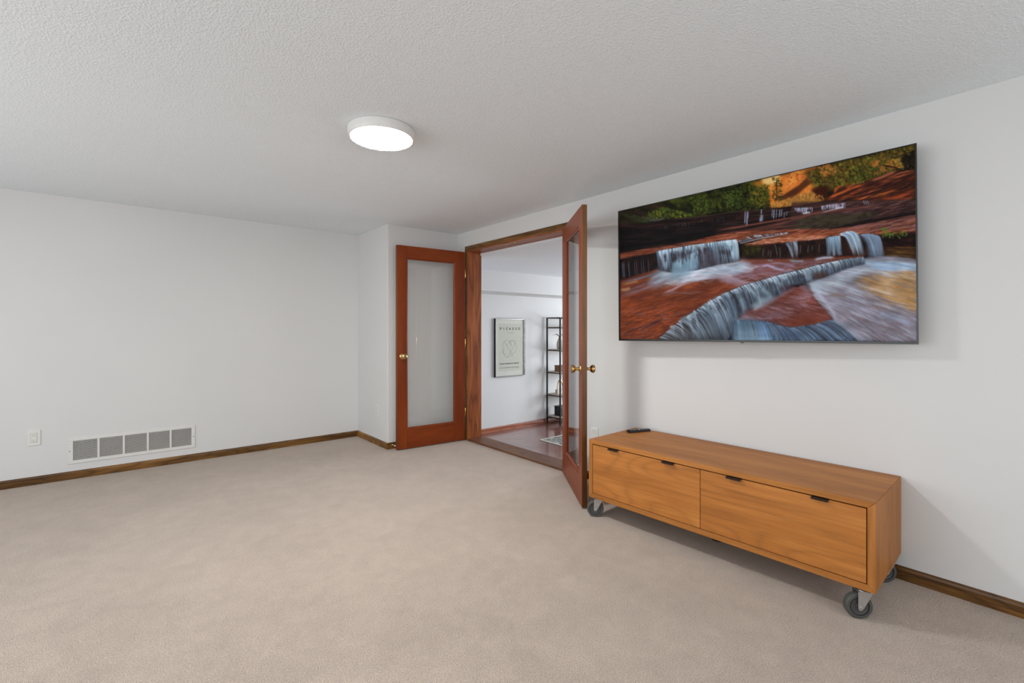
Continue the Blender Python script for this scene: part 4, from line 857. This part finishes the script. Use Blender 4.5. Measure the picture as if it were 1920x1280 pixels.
new_mesh('pane', B(.007, PW - .007, -.0262, -.0245, .007, PH - .007), M['glass'], po)
def text(body, size, x, z, spacing, mat, name, par, y=-.0210, bold=0.):
    c = bpy.data.curves.new(name, 'FONT'); c.body = body; c.size = size; c.space_character = spacing; c.align_x = 'CENTER'; c.align_y = 'CENTER'; c.extrude = .0002; c.offset = bold
    o = bpy.data.objects.new(name + '_tmp', c); COL.objects.link(o); bpy.context.view_layer.update()
    me = bpy.data.meshes.new_from_object(o.evaluated_get(bpy.context.evaluated_depsgraph_get())); bpy.data.objects.remove(o)
    me.materials.clear(); me.materials.append(mat); q = bpy.data.objects.new(name, me); COL.objects.link(q); q.parent = par; q.location = (x, y, z); q.rotation_euler = (PI / 2, 0, 0); return q
for i, ch in enumerate('PICASSO'): text(ch, .050, PW * (.19 + .62 * i / 6), PH * (1 - .175), 1, ink, 'letter', po, bold=.0022)
bm = bmesh.new(); rr = random.Random(3)
def dashes(x0, x1, z, h, w):
    x = x0
    while x < x1:
        k = rr.uniform(.4, 1) * w; box(bm, x, x + k, -.0212, -.0205, z - h / 2 * rr.uniform(.5, 1), z + h / 2 * rr.uniform(.6, 1)); x += k + w * rr.choice((.5, .5, .5, 1.6))
dashes(PW * .40, PW * .63, PH * (1 - .242), .007, .006); dashes(PW * .16, PW * .80, PH * .222, .022, .0055); dashes(PW * .16, PW * .80, PH * .152, .012, .005)
tag(new_mesh('small_print', bm, ink, po), kind='stuff')
bm = bmesh.new()
def line(pts): tube(bm, [(PW * x, -.0208, PH * (1 - y)) for x, y in pts], .0013, 5)
def arc(cx, cy, rx, ry, a0, a1, n=14): line([(cx + rx * math.cos(a0 + (a1 - a0) * k / n), cy + ry * math.sin(a0 + (a1 - a0) * k / n)) for k in range(n + 1)])
arc(.40, .46, .14, .09, 2.6, 6.6); arc(.56, .50, .17, .11, 3.4, 7.6); arc(.44, .58, .16, .08, .2, 3.6); arc(.60, .42, .10, .05, 2.2, 5.6); arc(.34, .56, .08, .05, .8, 4.4)
line([(.30, .39), (.46, .52), (.60, .66)]); line([(.72, .38), (.58, .53), (.40, .68)])
new_mesh('line_drawing', bm, gink, po, smooth=True)
# open shelf unit
SX, SY0, SY1, SW = 5.400, 5.225, 5.545, .62
sh = thing('shelf_unit', 'narrow open black metal shelf unit with pale boards against the next room wall', 'shelf', (SX, SY0, FZ))
SD = SY1 - SY0; ps = .021; Ht = 1.392 - FZ
levels = [1.232 - FZ, .863 - FZ, .497 - FZ, .127 - FZ, -.231 - FZ]
for x, y in ((0, 0), (0, SD - ps), (SW - ps, 0), (SW - ps, SD - ps)): new_mesh('post', B(x, x + ps, y, y + ps, 0, Ht, bev=.001, seg=1), M['black_metal'], sh)
for z in [Ht - .014] + [l - .018 for l in levels]:
    for x in (0, SW - ps): new_mesh('rail', B(x + .003, x + ps - .003, ps, SD - ps, z, z + .015), M['black_metal'], sh)
    for y in (0, SD - ps): new_mesh('rail', B(ps, SW - ps, y + .003, y + ps - .003, z, z + .015), M['black_metal'], sh)
board = wood('pale_shelf_board', s2l((150, 136, 122)), s2l((176, 162, 148)), s2l((196, 184, 170)), 0, 1., .8, .5, cath=.3)
for l in levels: new_mesh('shelf_board', B(.004, SW - .004, .004, SD - .004, l - .004, l + .008, bev=.001, seg=1), board, sh)
def sp(x, y, lv): return (SX + x, SY0 + y, FZ + levels[lv] + .0081)
v = thing('twig_vase', 'pale vase with dark twigs on the upper shelf of the black unit', 'vase', sp(.17, .17, 1))
bm = bmesh.new(); lathe(bm, [(0, 0), (.040, 0), (.052, .02), (.058, .07), (.048, .13), (.030, .165), (.027, .18), (.031, .19), (.027, .188), (.023, .175), (0, .17)], None, 28); new_mesh('body', bm, plain('pale_ceramic', s2l((186, 180, 168)), .4), v, smooth=True)
bm = bmesh.new()
for a_, h_ in ((2.9, .1), (2.4, .07), (.4, .09), (-.6, .12), (1.5, .06)): tube(bm, [(0, 0, .15), (.015 * math.cos(a_), .015 * math.sin(a_), .21), (.06 * math.cos(a_), .06 * math.sin(a_), .235 + h_ * .2), (.12 * math.cos(a_), .12 * math.sin(a_), .215 + h_ * .2)], [.004, .004, .003, .0015], 6)
new_mesh('twigs', bm, M['black_metal'], v, smooth=True)
k_ = thing('woven_basket', 'small tan woven box on the middle shelf of the black unit', 'basket', sp(.16, .16, 2))
tan = plain('tan_weave', s2l((140, 104, 74)), .7, var=.2, scale=120)
bm = bmesh.new(); z = 0
for i in range(6):
    box(bm, -.075, .075, -.055, .055, i * .015, i * .015 + .0135, bev=.004)
new_mesh('body', bm, tan, k_)
new_mesh('lid', B(-.079, .079, -.059, .059, .090, .102, bev=.004), tan, k_)
h_ = thing('gold_arch', 'curved gold arch ornament on the lower-middle shelf of the black unit', 'ornament', sp(.15, .15, 3))
bm = bmesh.new(); tube(bm, [(.065 * math.cos(a), 0, .03 + .15 * max(0, math.sin(a)) + .09 * (1 if 0 <= a <= PI else 0) * .5) for a in np.linspace(0, PI, 20)], .009, 10)
new_mesh('arch', bm, M['brass'], h_, smooth=True)
new_mesh('foot', B(-.085, .085, -.03, .03, 0, .076, bev=.006), plain('pale_stone', s2l((196, 186, 170)), .5), h_)
p_ = thing('dark_box', 'small black storage box on the lowest shelf of the black unit', 'box', sp(.17, .15, 4))
new_mesh('body', B(-.075, .075, -.075, .075, 0, .145, bev=.004), M['black_plastic'], p_); new_mesh('lid', B(-.079, .079, -.079, .079, .145, .160, bev=.003), M['black_plastic'], p_)
# rug
m, nt, b = base_mat('patterned_rug', .95, 0, None, .1); L = nt.links.new; tc = N(nt, 'ShaderNodeTexCoord')
vo = N(nt, 'ShaderNodeTexVoronoi', Scale=9, feature='DISTANCE_TO_EDGE'); L(tc.outputs['Object'], vo.inputs['Vector']); no = N(nt, 'ShaderNodeTexNoise', Scale=26, Detail=3); L(tc.outputs['Object'], no.inputs['Vector'])
mu = N(nt, 'ShaderNodeMath', operation='MULTIPLY_ADD'); L(vo.outputs['Distance'], mu.inputs[0]); mu.inputs[1].default_value = 2.2; L(no.outputs[0], mu.inputs[2])
L(ramp(nt, mu.outputs[0], [(.4, s2l((176, 174, 166))), (.62, s2l((136, 136, 130))), (.95, s2l((100, 102, 100)))]), b.inputs['Base Color']); rugm = m
rg = thing('area_rug', 'grey patterned rug with a pale border on the plank floor', 'rug', (4.47, 3.10, FZ))
new_mesh('field', B(.022, 1.378, .022, 1.603, .0005, .0095), rugm, rg)
bm = bmesh.new()
for q in ((0, 1.40, 0, .022), (0, 1.40, 1.603, 1.625), (0, .022, .022, 1.603), (1.378, 1.40, .022, 1.603)): box(bm, q[0], q[1], q[2], q[3], .0005, .0105, bev=.002)
new_mesh('border', bm, plain('pale_rug_border', s2l((206, 202, 192)), .9), rg)
